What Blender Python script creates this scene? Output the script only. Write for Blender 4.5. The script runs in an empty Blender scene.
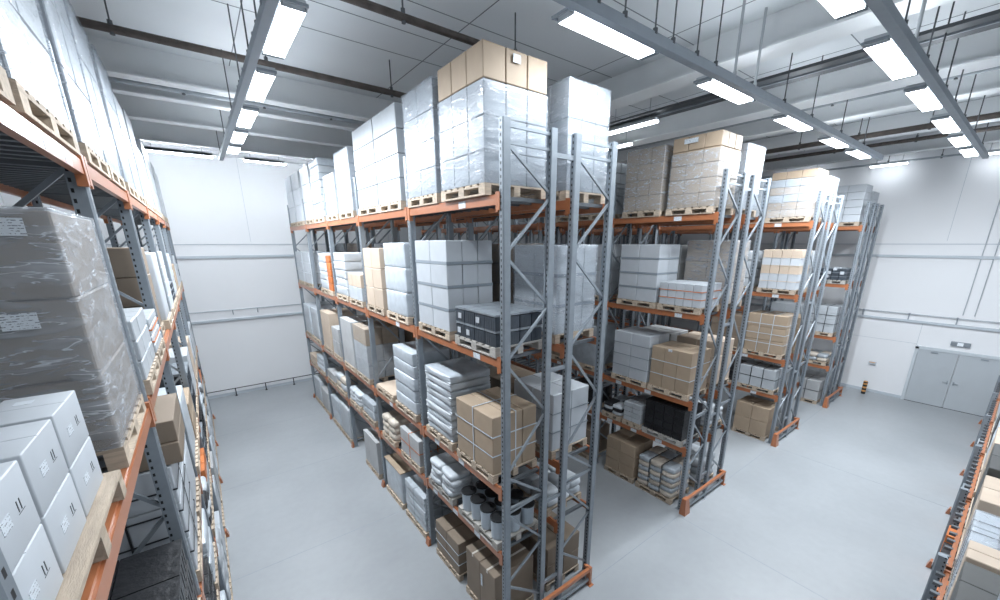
import bpy, bmesh, math, random
from mathutils import Vector, Matrix
random.seed(7)
sc = bpy.context.scene
COL = sc.collection

# ------------------------------------------------------------------ helpers
def inp(n, name, val):
    if name in n.inputs: n.inputs[name].default_value = val

def new_mat(name):
    m = bpy.data.materials.new(name); m.use_nodes = True
    nt = m.node_tree; nt.nodes.clear()
    out = nt.nodes.new('ShaderNodeOutputMaterial')
    b = nt.nodes.new('ShaderNodeBsdfPrincipled')
    nt.links.new(b.outputs[0], out.inputs[0])
    return m, nt, b, out

def mat(name, col, rough=.5, metal=0, var=.06, scale=6, bump=0, bscale=30, spec=.5, stretch=(1, 1, 1)):
    m, nt, b, out = new_mat(name)
    inp(b, 'Roughness', rough); inp(b, 'Metallic', metal); inp(b, 'Specular IOR Level', spec)
    tc = nt.nodes.new('ShaderNodeTexCoord')
    mp = nt.nodes.new('ShaderNodeMapping'); mp.inputs['Scale'].default_value = stretch
    nt.links.new(tc.outputs['Object'], mp.inputs[0])
    nz = nt.nodes.new('ShaderNodeTexNoise'); nz.inputs['Scale'].default_value = scale
    nz.inputs['Detail'].default_value = 3
    nt.links.new(mp.outputs[0], nz.inputs['Vector'])
    oi = nt.nodes.new('ShaderNodeObjectInfo')
    mr = nt.nodes.new('ShaderNodeMapRange'); mr.inputs[3].default_value = 1 - var; mr.inputs[4].default_value = 1 + var
    mr.inputs[1].default_value = .25; mr.inputs[2].default_value = .75
    nt.links.new(nz.outputs['Fac'], mr.inputs[0])
    mr2 = nt.nodes.new('ShaderNodeMapRange'); mr2.inputs[3].default_value = 1 - var*.8; mr2.inputs[4].default_value = 1 + var*.8
    nt.links.new(oi.outputs['Random'], mr2.inputs[0])
    mu = nt.nodes.new('ShaderNodeMath'); mu.operation = 'MULTIPLY'
    nt.links.new(mr.outputs[0], mu.inputs[0]); nt.links.new(mr2.outputs[0], mu.inputs[1])
    vm = nt.nodes.new('ShaderNodeVectorMath'); vm.operation = 'SCALE'
    vm.inputs[0].default_value = col[:3]
    nt.links.new(mu.outputs[0], vm.inputs['Scale'])
    nt.links.new(vm.outputs[0], b.inputs['Base Color'])
    if bump:
        n2 = nt.nodes.new('ShaderNodeTexNoise'); n2.inputs['Scale'].default_value = bscale; n2.inputs['Detail'].default_value = 4
        nt.links.new(mp.outputs[0], n2.inputs['Vector'])
        bp = nt.nodes.new('ShaderNodeBump'); bp.inputs['Strength'].default_value = bump; bp.inputs['Distance'].default_value = .02
        nt.links.new(n2.outputs['Fac'], bp.inputs['Height']); nt.links.new(bp.outputs[0], b.inputs['Normal'])
    return m

def holes_mat(name, col, sides=False):
    """galvanised steel with rows of slots punched along the post"""
    m = mat(name, col, .42, .35, .08, 9)
    nt = m.node_tree; b = [n for n in nt.nodes if n.type == 'BSDF_PRINCIPLED'][0]
    src = b.inputs['Base Color'].links[0].from_socket
    tc = nt.nodes.new('ShaderNodeTexCoord'); sp = nt.nodes.new('ShaderNodeSeparateXYZ'); nt.links.new(tc.outputs['Object'], sp.inputs[0])
    nr = nt.nodes.new('ShaderNodeSeparateXYZ'); nt.links.new(tc.outputs['Normal'], nr.inputs[0])
    def M(op, a, b_=None):
        n = nt.nodes.new('ShaderNodeMath'); n.operation = op
        for i, v in enumerate((a, b_)):
            if v is None: continue
            if isinstance(v, (int, float)): n.inputs[i].default_value = v
            else: nt.links.new(v, n.inputs[i])
        return n.outputs[0]
    zz = M('LESS_THAN', M('FRACT', M('DIVIDE', sp.outputs[2], .075)), .42)
    fx = M('MULTIPLY', M('GREATER_THAN', M('ABSOLUTE', nr.outputs[0]), .8), M('LESS_THAN', M('ABSOLUTE', sp.outputs[1]), .011))
    mask = M('MULTIPLY', zz, fx)
    if sides:
        fy = M('MULTIPLY', M('GREATER_THAN', M('ABSOLUTE', nr.outputs[1]), .8), M('LESS_THAN', M('ABSOLUTE', M('ADD', sp.outputs[0], -.035)), .009))
        mask = M('ADD', mask, M('MULTIPLY', zz, fy))
    mx = nt.nodes.new('ShaderNodeMix'); mx.data_type = 'RGBA'
    nt.links.new(mask, mx.inputs[0]); nt.links.new(src, mx.inputs[6]); mx.inputs[7].default_value = (.012, .013, .015, 1)
    nt.links.new(mx.outputs[2], b.inputs['Base Color'])
    return m

def film_mat(name, alpha=.35, tint=(.86, .92, 1.0), scale=3.2, stretch=(1, 1, 3.6), crease=.5):
    """stretch film: mostly clear, milky where it is creased, with sharp glints"""
    m, nt, b, out = new_mat(name)
    inp(b, 'Base Color', (tint[0]*.72, tint[1]*.72, tint[2]*.72, 1)); inp(b, 'Roughness', .16); inp(b, 'Specular IOR Level', .8); inp(b, 'IOR', 1.5)
    tc = nt.nodes.new('ShaderNodeTexCoord'); mp = nt.nodes.new('ShaderNodeMapping'); mp.inputs['Scale'].default_value = stretch
    mp.inputs['Rotation'].default_value = (.25, .2, 0)
    nt.links.new(tc.outputs['Object'], mp.inputs[0])
    n = nt.nodes.new('ShaderNodeTexNoise'); n.inputs['Scale'].default_value = scale; n.inputs['Detail'].default_value = 2.5; n.inputs['Distortion'].default_value = .9
    nt.links.new(mp.outputs[0], n.inputs['Vector'])
    bp = nt.nodes.new('ShaderNodeBump'); bp.inputs['Strength'].default_value = .35; bp.inputs['Distance'].default_value = .05
    nt.links.new(n.outputs['Fac'], bp.inputs['Height']); nt.links.new(bp.outputs[0], b.inputs['Normal'])
    r = nt.nodes.new('ShaderNodeMapRange'); r.inputs[1].default_value = .34; r.inputs[2].default_value = .78
    r.inputs[3].default_value = alpha*.7; r.inputs[4].default_value = min(1, alpha*1.5)
    nt.links.new(n.outputs['Fac'], r.inputs[0])
    tr = nt.nodes.new('ShaderNodeBsdfTransparent'); tr.inputs[0].default_value = (.96, .98, 1, 1)
    # creases: thin ridges of tight film, their bright glints painted in as white opacity
    m2 = nt.nodes.new('ShaderNodeMapping'); m2.inputs['Scale'].default_value = (1.2, 1.2, 6); m2.inputs['Rotation'].default_value = (.5, .35, 0)
    nt.links.new(tc.outputs['Object'], m2.inputs[0])
    n2 = nt.nodes.new('ShaderNodeTexNoise'); n2.inputs['Scale'].default_value = scale*.9; n2.inputs['Detail'].default_value = 3; n2.inputs['Distortion'].default_value = .5
    nt.links.new(m2.outputs[0], n2.inputs['Vector'])
    def MM(op, a, b_):
        q = nt.nodes.new('ShaderNodeMath'); q.operation = op
        for i, v in enumerate((a, b_)):
            if isinstance(v, (int, float)): q.inputs[i].default_value = v
            else: nt.links.new(v, q.inputs[i])
        return q.outputs[0]
    ridge = MM('MAXIMUM', MM('SUBTRACT', 1.0, MM('DIVIDE', MM('ABSOLUTE', MM('SUBTRACT', n2.outputs['Fac'], .5), 0), .016)), 0.0)
    ridge = MM('MULTIPLY', ridge, MM('GREATER_THAN', n.outputs['Fac'], .47))
    al = MM('MINIMUM', MM('ADD', r.outputs[0], MM('MULTIPLY', ridge, crease)), 1.0)
    mx = nt.nodes.new('ShaderNodeMixShader')
    nt.links.new(al, mx.inputs[0]); nt.links.new(tr.outputs[0], mx.inputs[1]); nt.links.new(b.outputs[0], mx.inputs[2])
    nt.links.new(mx.outputs[0], out.inputs[0])
    return m

def emis(name, col, s):
    m = bpy.data.materials.new(name); m.use_nodes = True; nt = m.node_tree; nt.nodes.clear()
    out = nt.nodes.new('ShaderNodeOutputMaterial'); e = nt.nodes.new('ShaderNodeEmission')
    e.inputs[0].default_value = (*col, 1); e.inputs[1].default_value = s; nt.links.new(e.outputs[0], out.inputs[0]); return m

def lines_mat(name, base, ink, scale=60, axis=2):
    """printed label: rows of small dark print on a pale sticker"""
    m = mat(name, base, .5, 0, .03)
    nt = m.node_tree; b = [n for n in nt.nodes if n.type == 'BSDF_PRINCIPLED'][0]
    src = b.inputs['Base Color'].links[0].from_socket
    tc = nt.nodes.new('ShaderNodeTexCoord'); sp = nt.nodes.new('ShaderNodeSeparateXYZ'); nt.links.new(tc.outputs['Object'], sp.inputs[0])
    nz = nt.nodes.new('ShaderNodeTexNoise'); nz.inputs['Scale'].default_value = scale*1.3; nt.links.new(tc.outputs['Object'], nz.inputs['Vector'])
    a = nt.nodes.new('ShaderNodeMath'); a.operation = 'MULTIPLY'; a.inputs[1].default_value = scale; nt.links.new(sp.outputs[axis], a.inputs[0])
    f = nt.nodes.new('ShaderNodeMath'); f.operation = 'FRACT'; nt.links.new(a.outputs[0], f.inputs[0])
    l = nt.nodes.new('ShaderNodeMath'); l.operation = 'LESS_THAN'; l.inputs[1].default_value = .4; nt.links.new(f.outputs[0], l.inputs[0])
    g = nt.nodes.new('ShaderNodeMath'); g.operation = 'GREATER_THAN'; g.inputs[1].default_value = .54; nt.links.new(nz.outputs['Fac'], g.inputs[0])
    k = nt.nodes.new('ShaderNodeMath'); k.operation = 'MULTIPLY'; nt.links.new(l.outputs[0], k.inputs[0]); nt.links.new(g.outputs[0], k.inputs[1])
    mx = nt.nodes.new('ShaderNodeMix'); mx.data_type = 'RGBA'; nt.links.new(k.outputs[0], mx.inputs[0]); nt.links.new(src, mx.inputs[6]); mx.inputs[7].default_value = (*ink, 1)
    nt.links.new(mx.outputs[2], b.inputs['Base Color']); return m

M = dict(
    galv=holes_mat('galvanised_post', (.25, .285, .32)),
    galv_side=holes_mat('galvanised_post_side', (.25, .285, .32), True),
    steel=mat('galvanised_steel', (.28, .315, .35), .4, .35, .08),
    steel_dark=mat('shade_toned_bar_steel', (.12, .135, .15), .5, .3, .08),  # bars darkened: shade between the shelves is put into their colour
    orange=mat('orange_paint', (.40, .145, .062), .3, 0, .07, 5, spec=.8),
    wood=mat('pallet_wood', (.50, .41, .32), .75, 0, .22, 5, .3, 40, stretch=(1, 6, 6)),
    wood_grey=mat('weathered_pallet_wood', (.42, .40, .37), .75, 0, .18, 5, .2, 40, stretch=(1, 6, 6)),
    tan=mat('brown_cardboard', (.40, .31, .225), .6, 0, .07, 3),
    tan_dark=mat('dull_brown_cardboard', (.235, .185, .14), .6, 0, .07, 3),
    tan_light=mat('light_brown_cardboard', (.54, .44, .35), .55, 0, .07, 3),
    charcoal=mat('charcoal_cardboard', (.075, .078, .078), .55, 0, .12, 3),
    grey=mat('grey_cardboard', (.42, .43, .44), .55, 0, .1, 3),
    white=mat('white_cardboard', (.5, .535, .575), .45, 0, .05, 3),
    white2=mat('off_white_cardboard', (.46, .495, .53), .4, 0, .07, 3),
    white3=mat('dimmed_white_cardboard', (.31, .34, .37), .35, 0, .07, 3),  # white cardboard darkened to offset glare on loads close to the lamps
    slab=mat('milky_wrapped_goods', (.48, .53, .58), .28, 0, .14, 5, .55, 7, .7),
    slab_grey=mat('grey_wrapped_goods', (.38, .42, .46), .3, 0, .16, 5, .5, 7, .7),
    tape=mat('packing_tape', (.62, .58, .52), .3, 0, .03),
    strap=mat('pale_strap', (.62, .68, .74), .4, 0, .03),
    strap_grey=mat('grey_strap', (.26, .30, .34), .5, 0, .03),
    strap_dark=mat('black_strap', (.03, .033, .038), .5, 0, .03),
    ink=mat('black_print', (.05, .055, .06), .6, 0, .03),
    crate=mat('dark_plastic_crate', (.055, .068, .085), .4, 0, .2, 6, .1),
    crate_black=mat('black_plastic_basket', (.02, .021, .024), .35, 0, .2, 6, .4, 18),
    sack=mat('white_sack_plastic', (.52, .56, .60), .4, 0, .1, 6, .6, 9),
    sack_tan=mat('cream_sack_paper', (.56, .50, .43), .5, 0, .2, 6, .5, 12),
    drumb=mat('pale_grey_pail', (.46, .52, .58), .35, .2, .05),
    black=mat('black_plastic_lid', (.015, .016, .018), .35, 0, .05),
    orange_goods=mat('orange_goods', (.55, .17, .05), .5, 0, .2, 9, .3),
    film=film_mat('stretch_film', .24, crease=.8), film_heavy=film_mat('milky_stretch_film', .3, crease=.45), film_glint=film_mat('shiny_stretch_film', .36, crease=.6), film_light=film_mat('thin_stretch_film', .1, crease=.3),
    label=lines_mat('printed_label', (.66, .71, .76), (.2, .22, .25), 75),
    rail=mat('grey_trunking', (.30, .34, .38), .5, .1, .04),
    lamp=emis('lamp_light', (.885, .945, 1.0), 7.0),
    lamp_strip=emis('strip_lamp_light', (.885, .945, 1.0), 40.0),
    ceiling_fill=emis('added_ceiling_fill_glow', (.885, .945, 1.0), 2.6),  # glow added on top of the lamps to brighten the ceiling
    lamp_body=mat('lamp_housing_paint', (.6, .64, .68), .5, 0, .02),
    rod=mat('dark_hanger_rod', (.10, .11, .12), .5, .3, .05),
    rod_pale=mat('pale_hanger_rod', (.45, .48, .51), .5, .3, .05),
    pipe=mat('rusty_sprinkler_pipe', (.075, .062, .055), .6, .1, .3, 8),
    pipe_pale=mat('pale_pipe', (.42, .46, .5), .5, .2, .1),
    black_rail=mat('black_rail_paint', (.02, .022, .025), .5, .1, .05),
    door=mat('grey_door_paint', (.46, .50, .535), .45, 0, .02, 2),
    door_frame=mat('pale_door_frame_paint', (.55, .60, .64), .4, 0, .02),
    yellow=mat('orange_yellow_band', (.62, .30, .10), .5, 0, .1),
    dark=mat('dark_rubber', (.02, .02, .02), .6, 0, .05),
)

class MB:
    def __init__(s): s.v = []; s.f = []; s.mi = []
    def box(s, x0, x1, y0, y1, z0, z1, m=0):
        i = len(s.v)
        s.v += [(x0, y0, z0), (x1, y0, z0), (x1, y1, z0), (x0, y1, z0), (x0, y0, z1), (x1, y0, z1), (x1, y1, z1), (x0, y1, z1)]
        for q in ((0, 3, 2, 1), (4, 5, 6, 7), (0, 1, 5, 4), (1, 2, 6, 5), (2, 3, 7, 6), (3, 0, 4, 7)): s.f.append([i+k for k in q]); s.mi.append(m)
    def hexa(s, p, m=0):
        i = len(s.v); s.v += [tuple(q) for q in p]
        for q in ((0, 3, 2, 1), (4, 5, 6, 7), (0, 1, 5, 4), (1, 2, 6, 5), (2, 3, 7, 6), (3, 0, 4, 7)): s.f.append([i+k for k in q]); s.mi.append(m)
    def bar(s, a, b, w, h=None, m=0):
        a = Vector(a); b = Vector(b); d = (b-a).normalized(); h = h or w
        up = Vector((0, 1, 0)) if abs(d.y) < .9 else Vector((0, 0, 1))
        u = d.cross(up).normalized()*w/2; v = d.cross(u).normalized()*h/2
        s.hexa([a-u-v, a+u-v, a+u+v, a-u+v, b-u-v, b+u-v, b+u+v, b-u+v], m)
    def cyl(s, a, b, r, n=12, m=0, r2=None, cap=True):
        a = Vector(a); b = Vector(b); d = (b-a).normalized(); r2 = r if r2 is None else r2
        up = Vector((0, 0, 1)) if abs(d.z) < .9 else Vector((1, 0, 0))
        u = d.cross(up).normalized(); v = d.cross(u); i = len(s.v)
        for k in range(n):
            t = 2*math.pi*k/n; w = u*math.cos(t)+v*math.sin(t); s.v.append(tuple(a+w*r)); s.v.append(tuple(b+w*r2))
        for k in range(n):
            j = (k+1) % n; s.f.append([i+2*k, i+2*k+1, i+2*j+1, i+2*j]); s.mi.append(m)
        if cap:
            s.f.append([i+2*k for k in range(n)]); s.mi.append(m); s.f.append([i+2*k+1 for k in range(n)][::-1]); s.mi.append(m)
    def lathe(s, prof, n=20, m=0):
        i = len(s.v)
        for r, z in prof:
            for k in range(n): s.v.append((r*math.cos(2*math.pi*k/n), r*math.sin(2*math.pi*k/n), z))
        for a in range(len(prof)-1):
            for k in range(n):
                j = (k+1) % n; s.f.append([i+a*n+k, i+a*n+j, i+(a+1)*n+j, i+(a+1)*n+k]); s.mi.append(m)
    def mesh(s, name, mats):
        me = bpy.data.meshes.new(name); me.from_pydata(s.v, [], s.f)
        for m in mats: me.materials.append(m)
        for p, k in zip(me.polygons, s.mi): p.material_index = k
        bm = bmesh.new(); bm.from_mesh(me); bmesh.ops.recalc_face_normals(bm, faces=bm.faces); bm.to_mesh(me); bm.free()
        me.update(); return me

CACHE = {}
def rbox(dx, dy, dz, m, bev=.008, seg=1, bulge=0, sub=0, name='box'):
    """bevelled box centred on x, y with its base at z = 0; bulge swells the walls like wrapped goods"""
    key = (round(dx, 3), round(dy, 3), round(dz, 3), m, bev, seg, bulge, sub)
    if key in CACHE: return CACHE[key]
    bm = bmesh.new(); bmesh.ops.create_cube(bm, size=1)
    bmesh.ops.scale(bm, vec=(dx, dy, dz), verts=bm.verts); bmesh.ops.translate(bm, vec=(0, 0, dz/2), verts=bm.verts)
    if sub:
        bmesh.ops.subdivide_edges(bm, edges=bm.edges[:], cuts=sub, use_grid_fill=True)
        rnd = random.Random(hash(key) & 0xffff)
        for v in bm.verts:
            fx = 1-abs(2*v.co.x/dx)**2; fy = 1-abs(2*v.co.y/dy)**2; fz = 1-abs(2*(v.co.z-dz/2)/dz)**2
            on_x = fx < .001; on_y = fy < .001; on_z = fz < .001
            n = Vector((math.copysign(1, v.co.x) if on_x else 0, math.copysign(1, v.co.y) if on_y else 0, math.copysign(1, v.co.z-dz/2) if on_z else 0))
            w = (1 if not on_x else 1)*max(fx, .0 if on_x else fx, 0)
            amt = bulge*((fy*fz if on_x else 0)+(fx*fz if on_y else 0)+(fx*fy if on_z and v.co.z > dz/2 else 0))
            if v.co.z > 1e-4: v.co += n*(amt+rnd.uniform(-.25, .25)*bulge)
    if bev:
        es = [e for e in bm.edges if len(e.link_faces) == 2 and e.calc_face_angle() > .7]
        bmesh.ops.bevel(bm, geom=es, offset=bev, segments=seg, profile=.5, affect='EDGES', clamp_overlap=True)
    me = bpy.data.meshes.new(name); bm.to_mesh(me); bm.free(); me.materials.append(M[m])
    if seg > 1:
        for p in me.polygons: p.use_smooth = True
    CACHE[key] = me; return me

def link(name, me, parent=None, loc=(0, 0, 0), rot=None):
    o = bpy.data.objects.new(name, me); COL.objects.link(o); o.location = loc
    if rot: o.rotation_euler = rot
    if parent: o.parent = parent
    return o
def tag(o, label, cat, group=None):
    o['label'] = label; o['category'] = cat
    if group: o['group'] = group
    return o
def thing(name, label, cat, loc=(0, 0, 0), rz=0, group=None):
    o = bpy.data.objects.new(name, None); COL.objects.link(o); o.location = loc; o.rotation_euler = (0, 0, rz)
    o.empty_display_size = .1
    return tag(o, label, cat, group)
def struct(name, me, loc=(0, 0, 0)):
    o = link(name, me, None, loc); o['kind'] = 'structure'; return o
def boxmesh(x0, x1, y0, y1, z0, z1, m, name='part'):
    b = MB(); b.box(x0, x1, y0, y1, z0, z1); return b.mesh(name, [M[m] if isinstance(m, str) else m])

# ------------------------------------------------------------------ camera (fitted to the rack corners)
cd = bpy.data.cameras.new('camera'); cam = bpy.data.objects.new('camera', cd); COL.objects.link(cam); sc.camera = cam
R = [(0.7935849, -0.60845837, -0.00119354), (-0.16996354, -0.21979145, -0.96062694), (0.58423917, 0.76254189, -0.27783891)]
cam.matrix_world = Matrix(((R[0][0], -R[1][0], -R[2][0], 0), (R[0][1], -R[1][1], -R[2][1], 0), (R[0][2], -R[1][2], -R[2][2], 6.453), (0, 0, 0, 1)))
cd.sensor_width = 36; cd.lens = 394.39*36/1000; cd.shift_x = -.0092; cd.shift_y = .0569; cd.clip_start = .05

# ------------------------------------------------------------------ the hall
XR, YF, XL, YN, HC = 23.0, 20.43, -4.6, -4.5, 10.0
def floor_mat():
    m, nt, b, out = new_mat('sealed_concrete_floor')
    tc = nt.nodes.new('ShaderNodeTexCoord')
    n1 = nt.nodes.new('ShaderNodeTexNoise'); n1.inputs['Scale'].default_value = .35; n1.inputs['Detail'].default_value = 5
    n2 = nt.nodes.new('ShaderNodeTexNoise'); n2.inputs['Scale'].default_value = 6; n2.inputs['Detail'].default_value = 6
    nt.links.new(tc.outputs['Object'], n1.inputs['Vector']); nt.links.new(tc.outputs['Object'], n2.inputs['Vector'])
    r = nt.nodes.new('ShaderNodeValToRGB'); r.color_ramp.elements[0].position = .3; r.color_ramp.elements[1].position = .72
    r.color_ramp.elements[0].color = (.29, .31, .33, 1); r.color_ramp.elements[1].color = (.365, .388, .41, 1)
    nt.links.new(n1.outputs['Fac'], r.inputs[0])
    mr = nt.nodes.new('ShaderNodeMapRange'); mr.inputs[3].default_value = .94; mr.inputs[4].default_value = 1.05; nt.links.new(n2.outputs['Fac'], mr.inputs[0])
    vm = nt.nodes.new('ShaderNodeVectorMath'); vm.operation = 'SCALE'; nt.links.new(r.outputs[0], vm.inputs[0]); nt.links.new(mr.outputs[0], vm.inputs['Scale'])
    nt.links.new(vm.outputs[0], b.inputs['Base Color'])
    rr = nt.nodes.new('ShaderNodeMapRange'); rr.inputs[3].default_value = .3; rr.inputs[4].default_value = .48; nt.links.new(n1.outputs['Fac'], rr.inputs[0])
    nt.links.new(rr.outputs[0], b.inputs['Roughness']); inp(b, 'Specular IOR Level', .5)
    return m
M['floor'] = floor_mat()
M['wall'] = mat('white_wall_panel', (.82, .835, .86), .5, 0, .015, .6)
M['ceil'] = mat('pale_ceiling_panel', (.80, .84, .87), .7, 0, .04, .4)
M['beam'] = mat('white_painted_girder', (.84, .87, .89), .6, 0, .03, 2)
M['ledge'] = mat('pale_wall_ledge', (.5, .55, .6), .5, 0, .03, 2)
M['seam'] = mat('panel_joint', (.20, .23, .26), .7, 0, .02)
M['joint'] = mat('floor_joint_filler', (.27, .31, .35), .6, 0, .05)
struct('floor', boxmesh(XL, XR, YN, YF, -.2, 0, 'floor'))
struct('ceiling', boxmesh(XL, XR, YN, YF, HC, HC+.2, 'ceil'))
struct('wall_right', boxmesh(XR, XR+.2, YN, YF, 0, HC, 'wall'))
struct('wall_far', boxmesh(XL, XR, YF, YF+.2, 0, HC, 'wall'))
struct('wall_left', boxmesh(XL-.2, XL, YN, YF, 0, HC, 'wall'))
struct('wall_near', boxmesh(XL, XR, YN-.2, YN, 0, HC, 'wall'))
TR = [0]
def trim(b, mats): TR[0] += 1; return struct('trim_%d' % TR[0], b.mesh('trim', [M[k] for k in mats]))
# floor joints, saw cut grooves filled with a darker strip
for y in (8.34, 12.08, 4.0, 16.0):
    b = MB(); b.box(XL+.01, XR-.05, y-.006, y+.006, .0, .0015); trim(b, ['joint'])
for x in (1.1, 8.3, 14.0):
    b = MB(); b.box(x-.006, x+.006, YN+.05, 3.9, .0, .0015); trim(b, ['joint'])
# wall ledges of the two visible walls
for z0, z1, t in ((5.86, 5.96, .06), (3.28, 3.37, .09)):
    b = MB(); b.box(XR-t, XR, YN+.1, YF-.1, z0, z1); trim(b, ['ledge'])
    b = MB(); b.box(XL+.1, XR-.1, YF-t, YF, z0, z1); trim(b, ['ledge'])
b = MB(); b.box(XR-.02, XR, YN+.1, YF-.1, 6.37, 6.40); trim(b, ['ledge'])
b = MB(); b.box(XL+.1, XR-.1, YF-.02, YF, 6.39, 6.42); trim(b, ['ledge'])
# wall panel joints
b = MB()
for y in (2.3, 8.3, 14.3): b.box(XR-.003, XR+.0005, y-.006, y+.006, .1, 3.28)
b.box(XR-.003, XR+.0005, 2.3, YF-.1, 2.42, 2.432); trim(b, ['ledge'])
b = MB()
for y in (2.3, 8.3, 14.3): b.box(XR-.003, XR+.0005, y-.006, y+.006, 6.5, 9.9)
trim(b, ['ledge'])
b = MB()
for x in (1.9, -3.6, 7.9): b.box(x-.006, x+.006, YF-.003, YF+.0005, 6.5, 9.9)
trim(b, ['ledge'])
o = struct('baseboard_right', boxmesh(XR-.03, XR, 2.28, YF-.1, 0, .12, 'ledge'))
o = struct('baseboard_far', boxmesh(XL+.1, XR-.1, YF-.03, YF, 0, .12, 'ledge'))
# ceiling seams
b = MB()
for x in (1.2, 4.3, 7.4, 10.5, 13.6, 16.7, 19.8):
    b.box(x-.008, x+.008, YN+.1, YF-.1, HC-.004, HC+.001)
for y in (1.0, 2.9, 4.8, 6.7, 7.6, 8.5):
    b.box(XL+.1, XR-.1, y-.008, y+.008, HC-.004, HC+.001)
trim(b, ['seam'])
# girders over the right part run along Y, the ones over the left aisle run along X
def girder_y(x0, x1, z0=9.45, y0=YN+.05, y1=YF-.05):
    b = MB(); b.box(x0, x1, y0, y1, z0, z0+.03); c = (x0+x1)/2; b.box(c-.04, c+.04, y0, y1, z0+.03, HC-.001); return trim(b, ['beam'])
for x0, x1 in ((7.80, 8.34), (11.25, 11.85), (13.45, 13.85), (16.6, 16.95), (20.1, 20.4)): girder_y(x0, x1)
XM = 5.2
def girder_x(y0, y1, z0=9.42):
    b = MB(); b.box(XL+.05, XM, y0, y1, z0, z0+.03); c = y1-.06; b.box(XL+.05, XM, c, c+.06, z0+.03, HC-.001); return trim(b, ['beam'])
for y0, y1 in ((10.9, 11.2), (12.05, 12.3), (14.2, 14.5), (17.0, 17.3)): girder_x(y0, y1)
b = MB(); b.box(XM, XM+.35, 8.6, YF-.05, 9.4, 9.43); b.box(XM+.14, XM+.2, 8.6, YF-.05, 9.43, HC-.001); trim(b, ['beam'])

# pipes and cable runs
def pipe(pts, r, m, label, group=None, name='ceiling_pipe', hang=None, cat='pipe'):
    t = thing(name, label, cat, pts[0], 0, group)
    b = MB(); p0 = Vector(pts[0])
    for a, c in zip(pts, pts[1:]): b.cyl(Vector(a)-p0, Vector(c)-p0, r, 10)
    link('pipe_run', b.mesh('pipe', [M[m]]), t)
    if hang:
        a, c = Vector(pts[0]), Vector(pts[1])
        for f in hang:
            q = a.lerp(c, f)-p0; b = MB(); b.cyl(q+Vector((0, 0, r)), q+Vector((0, 0, HC-p0.z)), .012, 6)
            b.cyl(q+Vector((0, 0, -r-.02)), q+Vector((0, 0, r+.05)), .03, 8)
            link('hanger', b.mesh('hanger', [M['rod']]), t)
    return t
pipe([(XL+.1, 8.85, 9.42), (XM, 8.85, 9.42)], .055, 'pipe', 'dark rusty sprinkler pipe crossing ceiling just beyond nearest left lamp', hang=[.42, .62, .85])
pipe([(XL+.1, 5.98, 9.4), (XM, 5.98, 9.4)], .05, 'pipe', 'dark sprinkler pipe crossing ceiling above the tall central cartons', hang=[.75, .95])
pipe([(XL+.1, 11.62, 9.5), (XM, 11.62, 9.5)], .05, 'pipe_pale', 'pale pipe between two white girders over the left aisle', hang=[.5, .65, .8])
b = MB()
t = thing('cable_tray', 'dark double cable tray beside the widest right hand girder', 'cable tray', (9.35, 5, 9.45))
for dx in (0, .33):
    b = MB(); b.box(dx-.12, dx+.12, YN-4.9, YF-5.1, 0, .05); link('tray_channel', b.mesh('tray', [M['rod']]), t)
b = MB(); b.box(.15, .19, YN-4.9, YF-5.1, -.02, .06); link('tray_edge', b.mesh('edge', [M['rail']]), t)
pipe([(16.0, YN+.1, 9.42), (16.0, YF-.1, 9.42)], .07, 'pipe', 'rust brown pipe above the third rack row', hang=[.28, .34, .4])
pipe([(17.7, YN+.1, 9.42), (17.7, YF-.1, 9.42)], .055, 'pipe', 'thin dark pipe above the far right rack rows', hang=[.3, .38])
pipe([(12.5, YN+.1, 9.6), (12.5, YF-.1, 9.6)], .035, 'pipe_pale', 'thin pale pipe between second and third right girders', hang=[.25, .33])
pipe([(22.5, YN+.1, 9.5), (22.5, YF-.1, 9.5)], .035, 'pipe_pale', 'thin pale pipe along the top of the right wall', hang=[.3, .36])
# conduits on the right wall
for i, y in enumerate((1.3, 1.0)):
    pipe([(XR-.04, y, 3.75), (XR-.04, y, 9.9)], .014, 'pipe_pale', ['thin vertical conduit on right wall, nearer the corner of racks', 'thin vertical conduit on right wall, closest to picture edge'][i], name='wall_conduit', cat='conduit')
t = thing('wall_pipe', 'thin pale pipe on brackets along right wall above the door', 'pipe', (XR-.08, 5, 3.62))
b = MB(); b.cyl((0, YN-4.9, 0), (0, YF-5.3, 0), .018, 8); link('pipe_run', b.mesh('pipe', [M['pipe_pale']]), t)
for y in (-3.6, -2.25, -.8, .8, -4.7):
    b = MB(); b.box(-.02, .08, y-.015, y+.015, -.24, .0); b.box(-.03, .08, y-.03, y+.03, -.01, .03); link('bracket', b.mesh('bracket', [M['rail']]), t)
t = thing('wall_pipe', 'thin dark pipe on brackets along far left wall', 'pipe', (2, YF-.1, 3.74))
b = MB(); b.cyl((XL-1.9, 0, 0), (XR-2.3, 0, 0), .018, 8); link('pipe_run', b.mesh('pipe', [M['pipe_pale']]), t)
for x in (-1.2, -.3, 1.8, 3.5):
    b = MB(); b.box(x-.015, x+.015, -.02, .1, -.2, 0); link('bracket', b.mesh('bracket', [M['rail']]), t)
t = thing('bumper_rail', 'low black bumper rail on short posts along far left wall', 'rail', (2, 20.2, 0))
b = MB(); b.cyl((-6.5, 0, .34), (20, 0, .34), .02, 8); link('rail_bar', b.mesh('rail', [M['black_rail']]), t)
for k in range(18):
    x = -1.66+1.14*(k-4); b = MB(); b.cyl((x, 0, 0), (x, 0, .34), .02, 8); b.cyl((x, 0, 0), (x, 0, .02), .05, 8); link('rail_post', b.mesh('post', [M['black_rail']]), t)

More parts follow.
